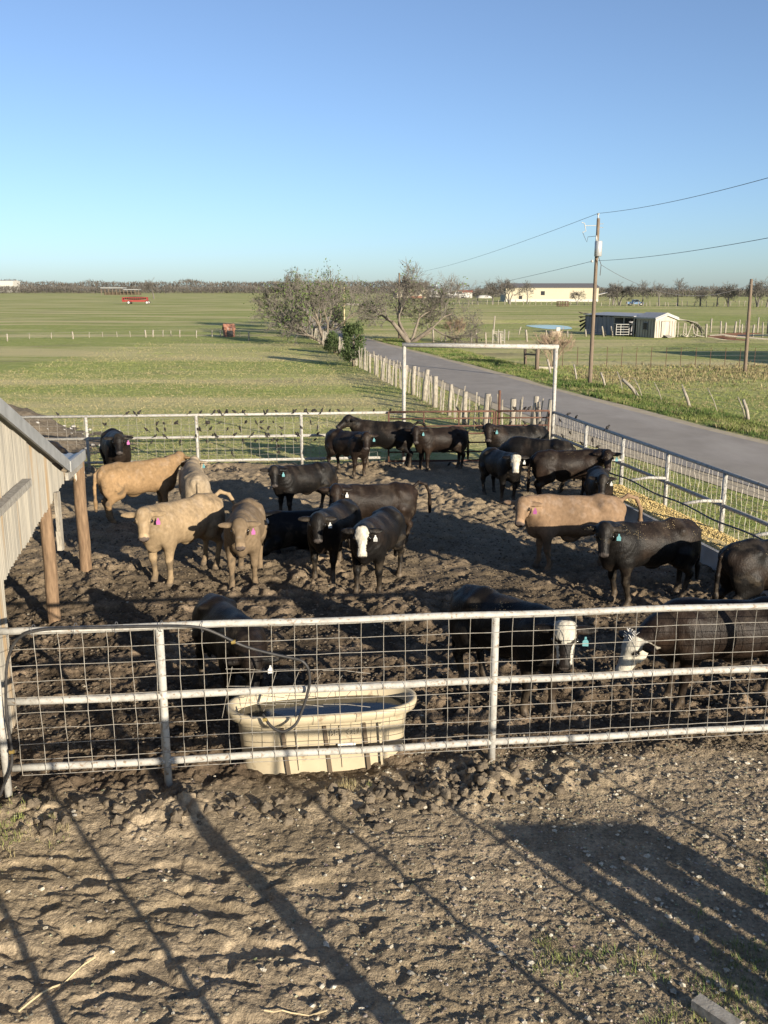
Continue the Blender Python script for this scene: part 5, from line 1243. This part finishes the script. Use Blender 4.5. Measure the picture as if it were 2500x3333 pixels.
def evergreen(name, label, loc, H, W_, seed, n=4200):
    r = np.random.RandomState(seed); o = empty(name, tuple(loc), label, 'shrub')
    mb = MB(); mb.tube([(0, 0, -.1), (.03, .02, H * .35), (0, 0, H * .8)], [.11, .08, .03], 7)
    for i in range(9):
        a = r.rand() * 6.28; z = H * r.uniform(.15, .6); mb.tube([(0, 0, z), (math.cos(a) * W_ * .35, math.sin(a) * W_ * .35, z + H * .18)], [.04, .012], 5)
    mb.build('trunk', 'bark', o, (0, 0, 0), True)
    # plume-like clumps
    nc = 46; cs = []
    for i in range(nc):
        a = r.rand() * 6.28; z = r.rand() ** .9; w = W_ * .5 * (1 - .55 * z) * (.55 + .45 * r.rand() ** .4) * (1 if z > .12 else .6); cs.append((math.cos(a) * w, math.sin(a) * w, H * (.12 + .84 * z), .16 + .16 * r.rand()))
    cs = np.array(cs); k = n; ci = r.randint(0, nc, k); dirr = r.normal(0, 1, (k, 3)); dirr /= np.linalg.norm(dirr, axis=1)[:, None]
    c = cs[ci, :3] + dirr * (cs[ci, 3:] * W_ * .55 * r.rand(k, 1) ** .4) * np.array((1, 1, 1.35)); a = dirr + np.array((0, 0, .8)) + r.normal(0, .35, (k, 3)); a /= np.linalg.norm(a, axis=1)[:, None]
    b = np.cross(a, r.normal(0, 1, (k, 3))); b /= np.linalg.norm(b, axis=1)[:, None]; s = r.uniform(.05, .11, (k, 1))
    V = np.stack([c - a * s, c + b * s * .35, c + a * s * 1.2, c - b * s * .35], 1).reshape(-1, 3)
    me = np_mesh('crown', V, [np.arange(k * 4).reshape(-1, 4)], M['cedar']); cc = bpy.data.objects.new('crown', me); COL.objects.link(cc); cc.parent = o
    return o
def build_trees():
    # the leaning bare tree right of the road
    b = P(1335, 1117, FZ)
    T = grow_tree(5, 6.9, .26, levels=6, kids=(2, 3), len0=.36, up=.14, spread=.8, shrink=.72, fork=[(-1.05, .1, .9, 1.0), (-.6, .3, 1.1, .7), (.85, -.2, .75, .8), (.45, .4, .8, .6), (.9, .6, .45, .5)])
    tree('mesquite_tree', 'large bare spreading tree with forked leaning trunks beside the road', b, T, tufts=(60, .13, 'mistletoe', 3))
    # clump on the left of the road
    for i, (px, py, H, lab, kw) in enumerate((
        (1045, 1122, 5.6, 'bare leaning tree with a pale trunk by the road, front of the left clump', dict(fork=[(-.5, .1, 1, 1), (-1.0, -.3, .6, .6), (.15, .2, 1, .6), (-.9, .4, .35, .5)])),
        (985, 1096, 6.2, 'tangled bare tree in the middle of the left clump', dict(fork=[(-.7, 0, .7, .8), (.5, .2, .9, .8), (0, .5, 1, .7), (-1, .2, .3, .5), (.8, -.2, .4, .6)])),
        (925, 1068, 7.8, 'tall bare tree at the left end of the clump by the road', dict(fork=[(-.35, 0, 1, 1), (.4, .2, 1, .8), (-.8, .1, .5, .6)])),
        (1055, 1075, 7.2, 'round bare tree behind the clump where the road disappears', dict(fork=[(.3, 0, 1, 1), (-.4, .2, 1, .8), (.7, .3, .6, .6)])),
        (960, 1085, 4.4, 'low twiggy thicket tree under the tall one at the fence', dict(fork=[(-.9, 0, .5, .8), (.6, .2, .7, .8), (0, .5, .8, .7), (-.5, -.4, .3, .5)])),
        (1020, 1062, 6.0, 'dark bushy bare tree at the right of the clump', dict(fork=[(.5, 0, .8, .8), (-.5, .2, .9, .8), (0, .4, .7, .7)])))):
        b = P(px + 22, py, FZ); sc = b[1] / 85
        T = grow_tree(40 + i, H * 1.0, .2, levels=5, kids=(2, 3), len0=.33, up=.3, spread=.55, shrink=.72, minr=.013 * sc, droop=.05, **kw)
        tree('bare_tree', lab, b, T, tufts=(90, .13, 'mistletoe', 9 + i), group='bare trees along the road')
    evergreen('juniper_bush', 'upright dark green juniper bush growing in the stake fence', P(1150, 1192, FZ), 2.55, 1.75, 4, 4200)
    evergreen('juniper_bush', 'low dark juniper bush left of the taller one', P(1088, 1150, FZ), 1.5, 1.6, 9, 2400)
    # brown brush
    for px, py, H, lab, sd_ in ((1795, 1195, 1.7, 'bare brown bush behind the H-brace of the right fence', 3), (1480, 1112, 1.7, 'bare brown bush by the stake fence right of the leaning tree', 8)):
        T = grow_tree(sd_, H, .03, levels=3, kids=(3, 5), len0=.55, up=.3, spread=.5, minr=.008, fork=[(math.cos(a) * .5, math.sin(a) * .5, 1, .9) for a in np.linspace(0, 6, 9)]); tree('bare_bush', lab, P(px, py, FZ), T, bark='brush', twig='brush', split=1, cat='bush', group='bare brown bushes by the right fence')
    # far trees: four kinds, copied
    kinds = []
    for i, (H, fk) in enumerate(((9, None), (8.5, [(-.3, 0, 1, 1), (.35, .1, 1, .9)]), (9.5, [(.1, .1, 1, 1), (-.25, -.2, 1, .8), (.4, 0, 1, .7)]), (8, [(.15, 0, 1, 1)]))):
        T = grow_tree(60 + i, H, .26, levels=5, kids=(2, 3), len0=.30, up=.16, spread=.8, shrink=.74, minr=.028, fork=fk); kinds.append(T)
    first = {}
    def put(px, py, hpx, kind, label, Y=None, group='bare trees along the far field edge'):
        b = P(px, py, FZ) if Y is None else np.array((Q(px, py, Y)[0], Y, FZ))
        H = hpx / 3000 * (b[1] * .972 + 1.05); base = kinds[kind][1][:, 2].max(); sc = H / base
        if kind not in first: first[kind] = tree('bare_tree', label, b, kinds[kind], bark='fartwig', twig='fartwig', group=group, rz=kind * 1.3, sc=sc)
        else: copy_tree(first[kind], tuple(b), px * 1.7 % 6.28, sc, label, group)
    put(501, 973, 70, 0, 'single bare tree standing in the far left field by the red feeder', group='lone far trees')
    K = [(1605, 990, 82, 1, 'bare tree left of the cream warehouse, outermost of the two'), (1658, 990, 92, 2, 'broad bare tree in front of the left end of the cream warehouse'), (1715, 990, 78, 3, 'slim bare tree before the cream warehouse, right of the broad one'), (1878, 990, 48, 1, 'small bare tree in front of the right part of the cream warehouse'),
         (1995, 994, 82, 2, 'bare tree just right of the cream warehouse'), (2015, 994, 74, 1, 'bare tree second to the right of the cream warehouse'), (2092, 995, 84, 3, 'leaning bare tree above the left shack'), (2145, 996, 84, 0, 'tall bare tree above the white shed roof'), (2205, 996, 92, 3, 'tall leaning bare tree right of the white shed'),
         (2280, 997, 62, 1, 'low bare tree above the tumbledown corral'), (2333, 997, 74, 0, 'bare tree left of the tall one near the leaning pole'), (2370, 998, 84, 2, 'tall bare tree nearest the left side of the plain pole'), (2465, 1000, 96, 1, 'large bare tree at the right edge, right of the plain pole'), (2495, 1000, 100, 0, 'large bare tree cut off by the right edge'),
         (1320, 985, 92, 1, 'bare tree behind the left of the cream house'), (1375, 985, 85, 2, 'bare tree behind the right of the cream house'), (1185, 985, 62, 0, 'bare tree in the far field left of the leaning tree'), (1555, 988, 60, 3, 'bare tree between the house and the warehouse')]
    for a in K: put(*a)
    # woods on the skyline: one mass of bare crowns
    R = np.random.RandomState(2)
    def woods(name, label, x0, x1, Y0, depth, h, n, s, seed):
        R = np.random.RandomState(seed); X = R.uniform(x0, x1, n); env = h * (.72 + .28 * fbm(X / (h * 2.2), X * 0, 3, seed)) ; Z = FZ + env * R.rand(n) ** .7; Y = Y0 + depth * R.rand(n)
        c = np.stack([X, Y, Z], 1); a = R.normal(0, 1, (n, 3)) * np.array((.5, .5, 1)); a /= np.linalg.norm(a, axis=1)[:, None]; b = R.normal(0, 1, (n, 3)); b /= np.linalg.norm(b, axis=1)[:, None]
        sz = s * R.uniform(.5, 1.5, (n, 1)); V = np.stack([c - a * sz, c + b * sz * .35, c + a * sz], 1).reshape(-1, 3)
        me = np_mesh(name, V, [np.arange(n * 3).reshape(-1, 3)], M['woods']); o = bpy.data.objects.new(name, me); COL.objects.link(o); tag(o, label, 'woods', kind='stuff')
    woods('distant_woods', 'long dark band of bare woods on the left skyline', -700, 60, 1380, 110, 13.5, 30000, 1.9, 3)
    woods('distant_woods', 'faint farther woods rising behind the left skyline band', -900, 100, 2100, 100, 31, 14000, 4, 4)
    woods('distant_woods', 'low brushy woods behind the right pasture', 60, 460, 640, 60, 8.2, 26000, 1.0, 5)
    woods('distant_woods', 'dark brush around the far house', -20, 120, 620, 30, 6.5, 5000, .8, 6)

# ------------------------------------------------------------------ buildings and things far off
def gable(name, label, cat, c, w, dpt, h, rise, wall, roof, th=0, over=.4, ridge='y', origin=None):
    """c: centre of the front wall's foot; ridge along depth ('y') or along width ('x')"""
    o0 = tuple(c); o = empty(name, o0, label, cat); o.rotation_euler = (0, 0, th)
    hw = w / 2
    if ridge == 'y': prof = [(-hw, 0, 0), (hw, 0, 0), (hw, 0, h), (0, 0, h + rise), (-hw, 0, h)]; mb = MB(); mb.prism(prof, (0, dpt, 0)); mb.build('wall', wall, o)
    else: prof = [(-hw, 0, 0), (-hw, dpt, 0), (-hw, dpt, h), (-hw, dpt / 2, h + rise), (-hw, 0, h)]; mb = MB(); mb.prism(prof, (w, 0, 0)); mb.build('wall', wall, o)
    mb = MB(); t = .14
    if ridge == 'y':
        for s in (-1, 1):
            k = rise / hw; e = hw + over; mb.prism([(0, -over, h + rise + .02), (s * e, -over, h - k * over + .02), (s * e, -over, h - k * over + .02 + t), (0, -over, h + rise + .02 + t)], (0, dpt + 2 * over, 0))
    else:
        for s in (-1, 1):
            hd = dpt / 2; k = rise / hd; e = hd + over; mb.prism([(-hw - over, hd, h + rise + .02), (-hw - over, hd + s * e, h - k * over + .02), (-hw - over, hd + s * e, h - k * over + .02 + t), (-hw - over, hd, h + rise + .02 + t)], (w + 2 * over, 0, 0))
    mb.build('roof', roof, o); return o
def panel(o, nm, m, x, z, w, h, y=-.03, d=.05, parent=None):
    mb = MB(); mb.box((x, y, z), (w, d, h)); return mb.build(nm, m, parent or o)
def build_buildings():
    # cream warehouse
    Y = 385; a = Q(1646, 981, Y); b = Q(1947, 981, Y); w = b[0] - a[0]; c = ((a[0] + b[0]) / 2, Y, FZ)
    o = gable('warehouse', 'long cream metal warehouse with a dark roof on the far right', 'warehouse', c, w, 18, 5.6, 1.6, 'cream', 'roofgrey', ridge='x', over=.5)
    panel(o, 'door', 'darkwin', -w / 2 + 15.0, 3.4, 1.6, 1.6); panel(o, 'skirt', 'whitetrim', 0, .5, w * .995, 1.0, -.05); panel(o, 'door', 'darkwin', -w / 2 + 6, 1.3, 1.3, 2.2)
    mb = MB(); mb.prism([(w / 2 + .2, 2, 2.6), (w / 2 + 6, 2, 3.9), (w / 2 + 6, 2, 4.1), (w / 2 + .2, 2, 2.8)], (0, 6, 0)); mb.cyl((w / 2 + 5.5, 3, 0), (w / 2 + 5.5, 3, 3.8), .12, 6); mb.build('lean_to', 'whitetrim', o)
    # cream house with a gable
    Y = 560; a = Q(1280, 970, Y); b = Q(1395, 970, Y); w = b[0] - a[0]; H = 50 / 3000 * (Y * .97)
    o = gable('farmhouse', 'cream farmhouse with a grey gabled roof seen through the bare tree', 'house', ((a[0] + b[0]) / 2, Y, FZ), w, 14, 4.6, 4.2, 'cream', 'roofgrey', over=.6)
    for x in (-4.5, 4.5): 
        f = panel(o, 'window', 'whitetrim', x, 2.7, 1.9, 2.0); panel(o, 'pane', 'darkwin', x, 2.7, 1.5, 1.6, -.07, parent=f)
    panel(o, 'door', 'darkwin', -9.4, 2.1, 2.4, 3.6); panel(o, 'window', 'darkwin', -4.7, 5.6, 1.2, 1.2); panel(o, 'brick_base', 'brick', 3.5, .6, 9, 1.2)
    # long white house and red-roofed shed
    Y = 590; a = Q(1395, 968, Y); b = Q(1470, 968, Y); w = b[0] - a[0]
    o = gable('mobile_home', 'long low white house right of the farmhouse', 'house', ((a[0] + b[0]) / 2, Y, FZ), w, 8, 3.6, 1.8, 'whitetrim', 'whitetrim', ridge='x'); 
    for x in (-4, 2): panel(o, 'window', 'darkwin', x, 2.0, 1.5, 1.3)
    Y = 575; a = Q(1494, 970, Y); b = Q(1537, 970, Y); w = b[0] - a[0]
    o = gable('farm_shed', 'white shed with a dull red roof behind the parked truck', 'shed', ((a[0] + b[0]) / 2, Y, FZ), w, 9, 3.3, 1.2, 'whitetrim', 'redroof', ridge='x'); panel(o, 'door', 'darkwin', -1.6, 1.4, 2.2, 2.8)
    Y = 540
    truck(Q(1492, 972, Y)[0], Y, 'whitepaint', 'white truck parked beside the red-roofed shed', 2.2)
    Y = 560; a = Q(1575, 974, Y); mb = MB(); mb.ell((0, 0, .2), (5, 2.5, 1.6), None, 12, 6); o = mb.build('covered_pile', 'whitetrim', None, (0, 0, 0), True); o.location = (a[0], Y, FZ); tag(o, 'low pale covered heap left of the warehouse', 'heap')
    truck(Q(2067, 990, 290)[0], 290, 'bluepaint', 'blue pickup parked at the far edge of the right pasture', 1.0)
    # pole barn on the left skyline
    Y = 950; a = Q(335, 955, Y); b = Q(407, 955, Y); o0 = (a[0], Y, FZ); o = empty('pole_barn', o0, 'open pole barn with a flat pale roof on the left skyline', 'barn'); w = b[0] - a[0]; z = Q(370, 937, Y)[2]
    mb = MB(); mb.beam((a[0], Y, z), (b[0], Y, z), 14, .9); mb.build('roof', 'tin', o, o0); mb = MB(); c_ = Q(455, 942, Y); mb.beam((b[0] + .2, Y, z - 1.6), (c_[0], Y, z - 1.6), 12, .7); mb.build('lean_to_roof', 'tin', o, o0)
    for i in range(11):
        x = a[0] + (c_[0] - a[0]) * i / 10; mb = MB(); mb.cyl((x, Y - 5, FZ), (x, Y - 5, z - (0 if x < b[0] else 1.7)), .35, 5); mb.build('post', 'pole', o, o0)
    mb = MB(); mb.beam((a[0], Y + 5, 1.2), (c_[0], Y + 5, 1.2), 1, 2.5); mb.build('stored_hay', 'hay', o, o0)
    Y = 2080; a = Q(-60, 917, Y); b = Q(42, 917, Y); o = gable('white_building', 'very long white building just showing above the far left woods', 'building', ((a[0] + b[0]) / 2, Y, FZ), b[0] - a[0], 40, Q(0, 912, Y)[2] - 1.5, 1.5, 'whitetrim', 'whitetrim', ridge='x'); panel(o, 'door', 'darkwin', 0, 3, 5, 6)
    # red hay feeder on wheels
    Y = 318; a = Q(402, 988, Y); b = Q(480, 988, Y); w = b[0] - a[0]; o0 = ((a[0] + b[0]) / 2, Y, FZ); o = empty('hay_feeder', o0, 'red wheeled hay feeder trailer standing in the left field', 'hay feeder')
    mb = MB(); mb.box((0, 0, 1.05), (w * .98, 2.2, .5)); 
    for x in np.linspace(-w / 2, w / 2, 12): mb.box((x, -1.15, 1.55), (.12, .1, 1.3))
    mb.box((0, -1.15, 2.2), (w, .12, .14)); mb.box((0, 1.15, 2.2), (w, .12, .14)); mb.box((-w / 2, 0, 1.5), (.15, 2.3, 1.5)); mb.box((w / 2, 0, 1.5), (.15, 2.3, 1.5)); mb.build('rack', 'redsteel', o)
    mb = MB(); mb.ell((0, 0, 1.95), (w * .48, .95, .55), None, 14, 7); mb.build('hay', 'hay', o)
    for x in (-w * .24, w * .52):
        for y in (-1.2, 1.2):
            mb = MB(); mb.cyl((x, y - .15, .55), (x, y + .15, .55), .55, 14); wh = mb.build('wheel', 'tyre', o); mb = MB(); mb.cyl((x, y - .18, .55), (x, y + .18, .55), .36, 12); mb.build('rim', 'whitewheel', wh)
    # dog kennel sized shed
    b = P(749, 1097, FZ); o = gable('small_shed', 'tiny rust-red shed standing by the wire fence in the left pasture', 'shed', (b[0], b[1], FZ), 1.0, .95, .75, .38, 'terracotta', 'terracotta', th=.35, over=.08, ridge='x'); panel(o, 'opening', 'darkwin', .0, .32, .62, .6, -.015, .03)
    for x in (-.2, .12): panel(o, 'roof_patch', 'whitetrim', x, .78, .04, .3, -.1, .02)
    # hay ring
    b = P(1831, 998, FZ); o = empty('hay_ring', tuple(b), 'small dark round bale ring far off in the right pasture', 'hay ring'); mb = MB()
    an = np.linspace(0, 2 * np.pi, 15)
    for z in (.2, .7, 1.5): mb.tube([(1.7 * math.cos(t), 1.7 * math.sin(t), z) for t in an], .07, 5)
    for t in an[:-1]: mb.cyl((1.7 * math.cos(t), 1.7 * math.sin(t), 0), (1.7 * math.cos(t), 1.7 * math.sin(t), 1.5), .06, 5)
    mb.build('ring_frame', 'rust', o)
    # timber pile
    b = P(1155, 994, FZ); o = empty('timber_stack', tuple(b), 'low stack of grey timber lying in the far field', 'timber stack'); r = random.Random(3); mb = MB()
    for i in range(9): mb.beam((-2.8 + r.uniform(-.6, .6), i * .3 - 1, .15 + .2 * (i % 3)), (2.8 + r.uniform(-.6, .6), i * .3 - 1 + r.uniform(-.4, .4), .15 + .2 * (i % 3)), .26, .2)
    mb.build('timber', 'greywood', o)
    # round trough by the stake fence
    b = P(1806, 1096, FZ); o = empty('round_trough', tuple(b), 'low round tan trough with a white box on it by the stake fence', 'trough'); mb = MB(); mb.tube([(0, 0, 0), (0, 0, .52), (0, 0, .55)], [.72, .72, .66], 18); mb.build('basin', 'shoulder', o, (0, 0, 0), True); mb = MB(); mb.box((.3, 0, .72), (.38, .3, .42)); mb.build('float_box', 'whitetrim', o)
    # stacked crate like frame
    b = P(1622, 1118, FZ); o = empty('slatted_crate', tuple(b), 'leaning slatted crate of grey sticks against the stake fence', 'crate'); mb = MB()
    for i in range(7): mb.beam((-.55, i * .02, .2 + i * .13), (.6, .05 + i * .02, .28 + i * .13), .05, .06)
    for x in (-.5, 0, .55): mb.beam((x, 0, 0), (x, .1, 1.2), .07, .07, (0, 1, 0))
    mb.build('slats', 'greywood', o)
    # barn out of the picture whose shadow lies on the right pasture
    o = gable('barn', 'grey barn standing beyond the right edge, throwing its shadow over the pasture', 'barn', (46, 46, FZ), 22, 12, 4.2, 1.7, 'greyshack', 'tin', ridge='x'); panel(o, 'door', 'darkwin', 0, 1.8, 4, 3.5); panel(o, 'window', 'darkwin', -6, 2.2, 1.2, 1.0)
def truck(x, Y, m, label, s=1.0):
    o = empty('pickup_truck', (x, Y, FZ), label, 'truck'); o.scale = (s,) * 3
    mb = MB(); prof = [(-2.5, 0, .45), (2.5, 0, .45), (2.55, 0, .95), (1.3, 0, 1.1), (.75, 0, 1.75), (-.75, 0, 1.78), (-.9, 0, 1.1), (-2.5, 0, 1.1)]; mb.prism([(a, -.9, c) for a, b, c in prof], (0, 1.8, 0)); mb.build('body', m, o)
    for sx in (-1, 1): pass
    mb = MB(); mb.prism([(.05, -.93, 1.15), (1.15, -.93, 1.15), (.7, -.93, 1.66), (.05, -.93, 1.68)], (0, .06, 0)); mb.build('window', 'darkwin', o)
    mb = MB(); mb.prism([(-.05, -.93, 1.15), (-.05, -.93, 1.68), (-.65, -.93, 1.68), (-.72, -.93, 1.15)], (0, .06, 0)); mb.build('window', 'darkwin', o)
    for wx in (-1.6, 1.6):
        for wy in (-.82, .82):
            mb = MB(); mb.cyl((wx, wy - .12, .4), (wx, wy + .12, .4), .4, 14); w = mb.build('wheel', 'tyre', o); mb = MB(); mb.cyl((wx, wy - .14, .4), (wx, wy + .14, .4), .22, 10); mb.build('rim', 'whitewheel', w)
    mb = MB(); mb.box((2.54, -.65, .8), (.06, .3, .18)); mb.build('headlight', 'whitetrim', o); mb = MB(); mb.box((2.54, .65, .8), (.06, .3, .18)); mb.build('headlight', 'whitetrim', o)

def build_shacks():
    # one row of sheds: the white gable faces the sun, their long side lies in its own shade towards the road
    kx = 2.765; cv = lambda X, Y: (1900 + X / kx, 980 + Y / kx)
    K = P(*cv(636, 331), FZ); th = math.radians(29); ex = np.array((math.cos(th), math.sin(th), 0)); ey = np.array((-math.sin(th), math.cos(th), 0))
    w = 2.85; D = 2.6; h = Q(*cv(636, 160), K[1])[2] - FZ; hr = h + .42
    c = K + ex * w / 2
    o = gable('white_shed', 'small white weathered board shed with a closed door and gabled roof', 'shed', tuple(c), w, D, h, hr - h, 'whitewood', 'tin', th=th, over=.16)
    panel(o, 'door', 'whitewood', -.12, .82, .95, 1.5, -.04, .06)
    for x in (-.62, .38): panel(o, 'door_frame', 'plankgap', x, .82, .03, 1.54, -.03, .05)
    panel(o, 'door_frame', 'plankgap', -.12, 1.6, 1.0, .03, -.03, .05)
    for x in np.linspace(-w / 2 + .2, w / 2 - .2, 8):
        if not -.68 < x < .45: panel(o, 'batten', 'plankgap', x, h * .45, .025, h * .85, -.012, .03)
    k = (hr - h) / (w / 2); e = w / 2 + .16
    for s in (-1, 1):
        mb = MB(); mb.prism([(s * .002, -.2, hr + .0), (s * e, -.2, h - k * .16), (s * e, -.2, h - k * .16 - .12), (s * .002, -.2, hr - .12)], (0, .05, 0)); mb.build('barge_board', 'whitetrim', o)
    f = MB(); f.box((-w / 2 - .03, 1.3, 1.1), (.06, .62, .75)); wf = f.build('window', 'greyshack', o); f = MB(); f.box((-w / 2 - .05, 1.3, 1.1), (.06, .5, .62)); f.build('pane', 'darkwin', wf)
    for y in np.linspace(.2, D - .2, 7): mb = MB(); mb.box((-w / 2 - .012, y, h * .46), (.03, .03, h * .9)); mb.build('batten', 'plankgap', o)
    mb = MB(); mb.prism([(-.4, -.75, .02), (.45, -.75, .02), (.35, -.1, .22), (-.3, -.1, .22)], (0, 0, .04)); mb.build('ramp', 'greywood', o)
    # dark board shack and open framed bay behind it, same long side
    y0 = D + .25; y1 = y0 + 3.0; y2 = y1 + 4.4; H = h + .12; dx = 3.0
    o = empty('dark_shack', tuple(K), 'dilapidated dark board shack with an open framed bay, left of the white shed', 'shed'); o.rotation_euler = (0, 0, th)
    mb = MB(); n = 13
    for i in range(n):
        y = y1 + (y2 - y1) * (i + .5) / n; hh = H - rnd.uniform(0, .15); mb.box((0 - .02 * (i % 2), y, hh / 2), (.05, (y2 - y1) / n * .93, hh))
    mb.build('board_wall', 'greyshack', o)
    mb = MB(); mb.box((dx / 2, y1, H / 2), (dx, .05, H)); mb.build('side_wall', 'greyshack', o)
    mb = MB(); mb.box((dx / 2, y2, H / 2), (dx, .05, H)); mb.build('side_wall', 'greyshack', o)
    mb = MB(); mb.box((dx, (y0 + y2) / 2, H / 2), (.05, y2 - y0, H)); mb.build('back_wall', 'plankgap', o)
    mb = MB(); mb.prism([(-.25, y0 - .1, H + .02), (dx + .2, y0 - .1, H + .22), (dx + .2, y2 + .3, H + .26), (-.25, y2 + .1, H + .06)], (0, 0, .05)); mb.build('roof', 'tin', o)
    for y in (y0 + .05, (y0 + y1) / 2, y1 - .08): mb = MB(); mb.box((0, y, H / 2), (.1, .1, H)); mb.build('stud', 'whitewood', o)
    for z in (H - .08, H - .75): mb = MB(); mb.box((-.06, (y0 + y1) / 2, z), (.06, y1 - y0, .1)); mb.build('girt', 'whitewood', o)
    for i in range(5):
        mb = MB(); a = np.array((-.15, y2 - .1, H + .12 - .28 * i)); mb.prism([a, a + np.array((-.35, .75 - .1 * i, .22 - .2 * i)), a + np.array((-.1, .6, .05 - .2 * i)), a + np.array((.3, -.2, .06))], (.02, .02, .03)); mb.build('torn_sheet', 'plankgap', o)
    # aluminium gate in front
    a = P(*cv(278, 318), FZ); b = P(*cv(392, 318), FZ); b[1] = a[1]; a = a - np.array((0, .5, 0)); b = b - np.array((0, .5, 0)); o0 = tuple(a); o = empty('pipe_gate', o0, 'small silver pipe gate standing open before the dark shack', 'gate'); mb = MB()
    for z in (.15, .4, .65, .9, 1.15): mb.cyl((a[0], a[1], z), (b[0], b[1], z), .032, 6)
    for t in (0, .35, 1): mb.cyl((a[0] + (b[0] - a[0]) * t, a[1], .1), (a[0] + (b[0] - a[0]) * t, a[1], 1.17), .034, 6)
    mb.build('frame', 'whitetrim', o, o0)
    for X in (182, 262):
        b = P(*cv(X, 318), FZ); mb = MB(); stake(mb, b, (b[0] - .25, b[1], .95), .09, .01, 7); o = mb.build('leaning_post', 'oldpost', None, (0, 0, 0), True); tag(o, 'leaning grey post %s' % ('left of the silver pipe gate' if X < 200 else 'touching the left end of the silver pipe gate'), 'post')
    # collapsed lean-to on the right
    a = K + ex * (w + .15); o0 = tuple(a); o = empty('collapsed_shed', o0, 'collapsed lean-to of grey boards leaning on the right of the white shed', 'shed'); r = random.Random(15)
    L = Q(*cv(1100, 310), a[1])[0] - a[0]; zt = h - .1
    for i in range(17):
        t = i / 16; y = a[1] + .1 + 2.6 * t; mb = MB(); pts = [(a[0] + .05, y, zt - .1 + .15 * t), (a[0] + L * .35, y, zt - .2 + .1 * t + r.uniform(-.05, .05)), (a[0] + L * .72, y, zt - .42 + r.uniform(-.08, .05)), (a[0] + L * (.92 + r.uniform(-.05, .08)), y - .1, .45 + r.uniform(-.3, .3))]
        for k in range(3): mb.beam(pts[k], pts[k + 1], .19, .03)
        mb.build('roof_board', 'greywood', o, o0)
    for i in range(7):
        x = a[0] + L * (.05 + .13 * i); mb = MB(); mb.beam((x + r.uniform(-.2, .2), a[1] + .1, FZ), (x + r.uniform(-.1, .3), a[1] + .3, zt - .35 - .05 * i), .09, .09, (0, 1, 0)); mb.build('stud', 'oldpost', o, o0)
    for i in range(12):
        p = np.array((a[0] + L * r.random(), a[1] - r.uniform(-.2, .6), FZ + .08)); mb = MB(); mb.beam(p, p + np.array((r.uniform(-.8, .8), r.uniform(-.5, .5), r.uniform(0, .3))), .12, .05); mb.build('fallen_board', 'whitewood', o, o0)

# ------------------------------------------------------------------ build everything
build_ground(); build_roads(); build_shed(); build_front_fence(); build_tank(); build_back_fence(); build_side_fence()
build_cattle()

build_birds(); build_wood_fence(); build_right_fences(); build_poles(); build_trees(); build_buildings(); build_shacks()
build_behind(); build_yard_bits(); build_stones(); build_tufts()
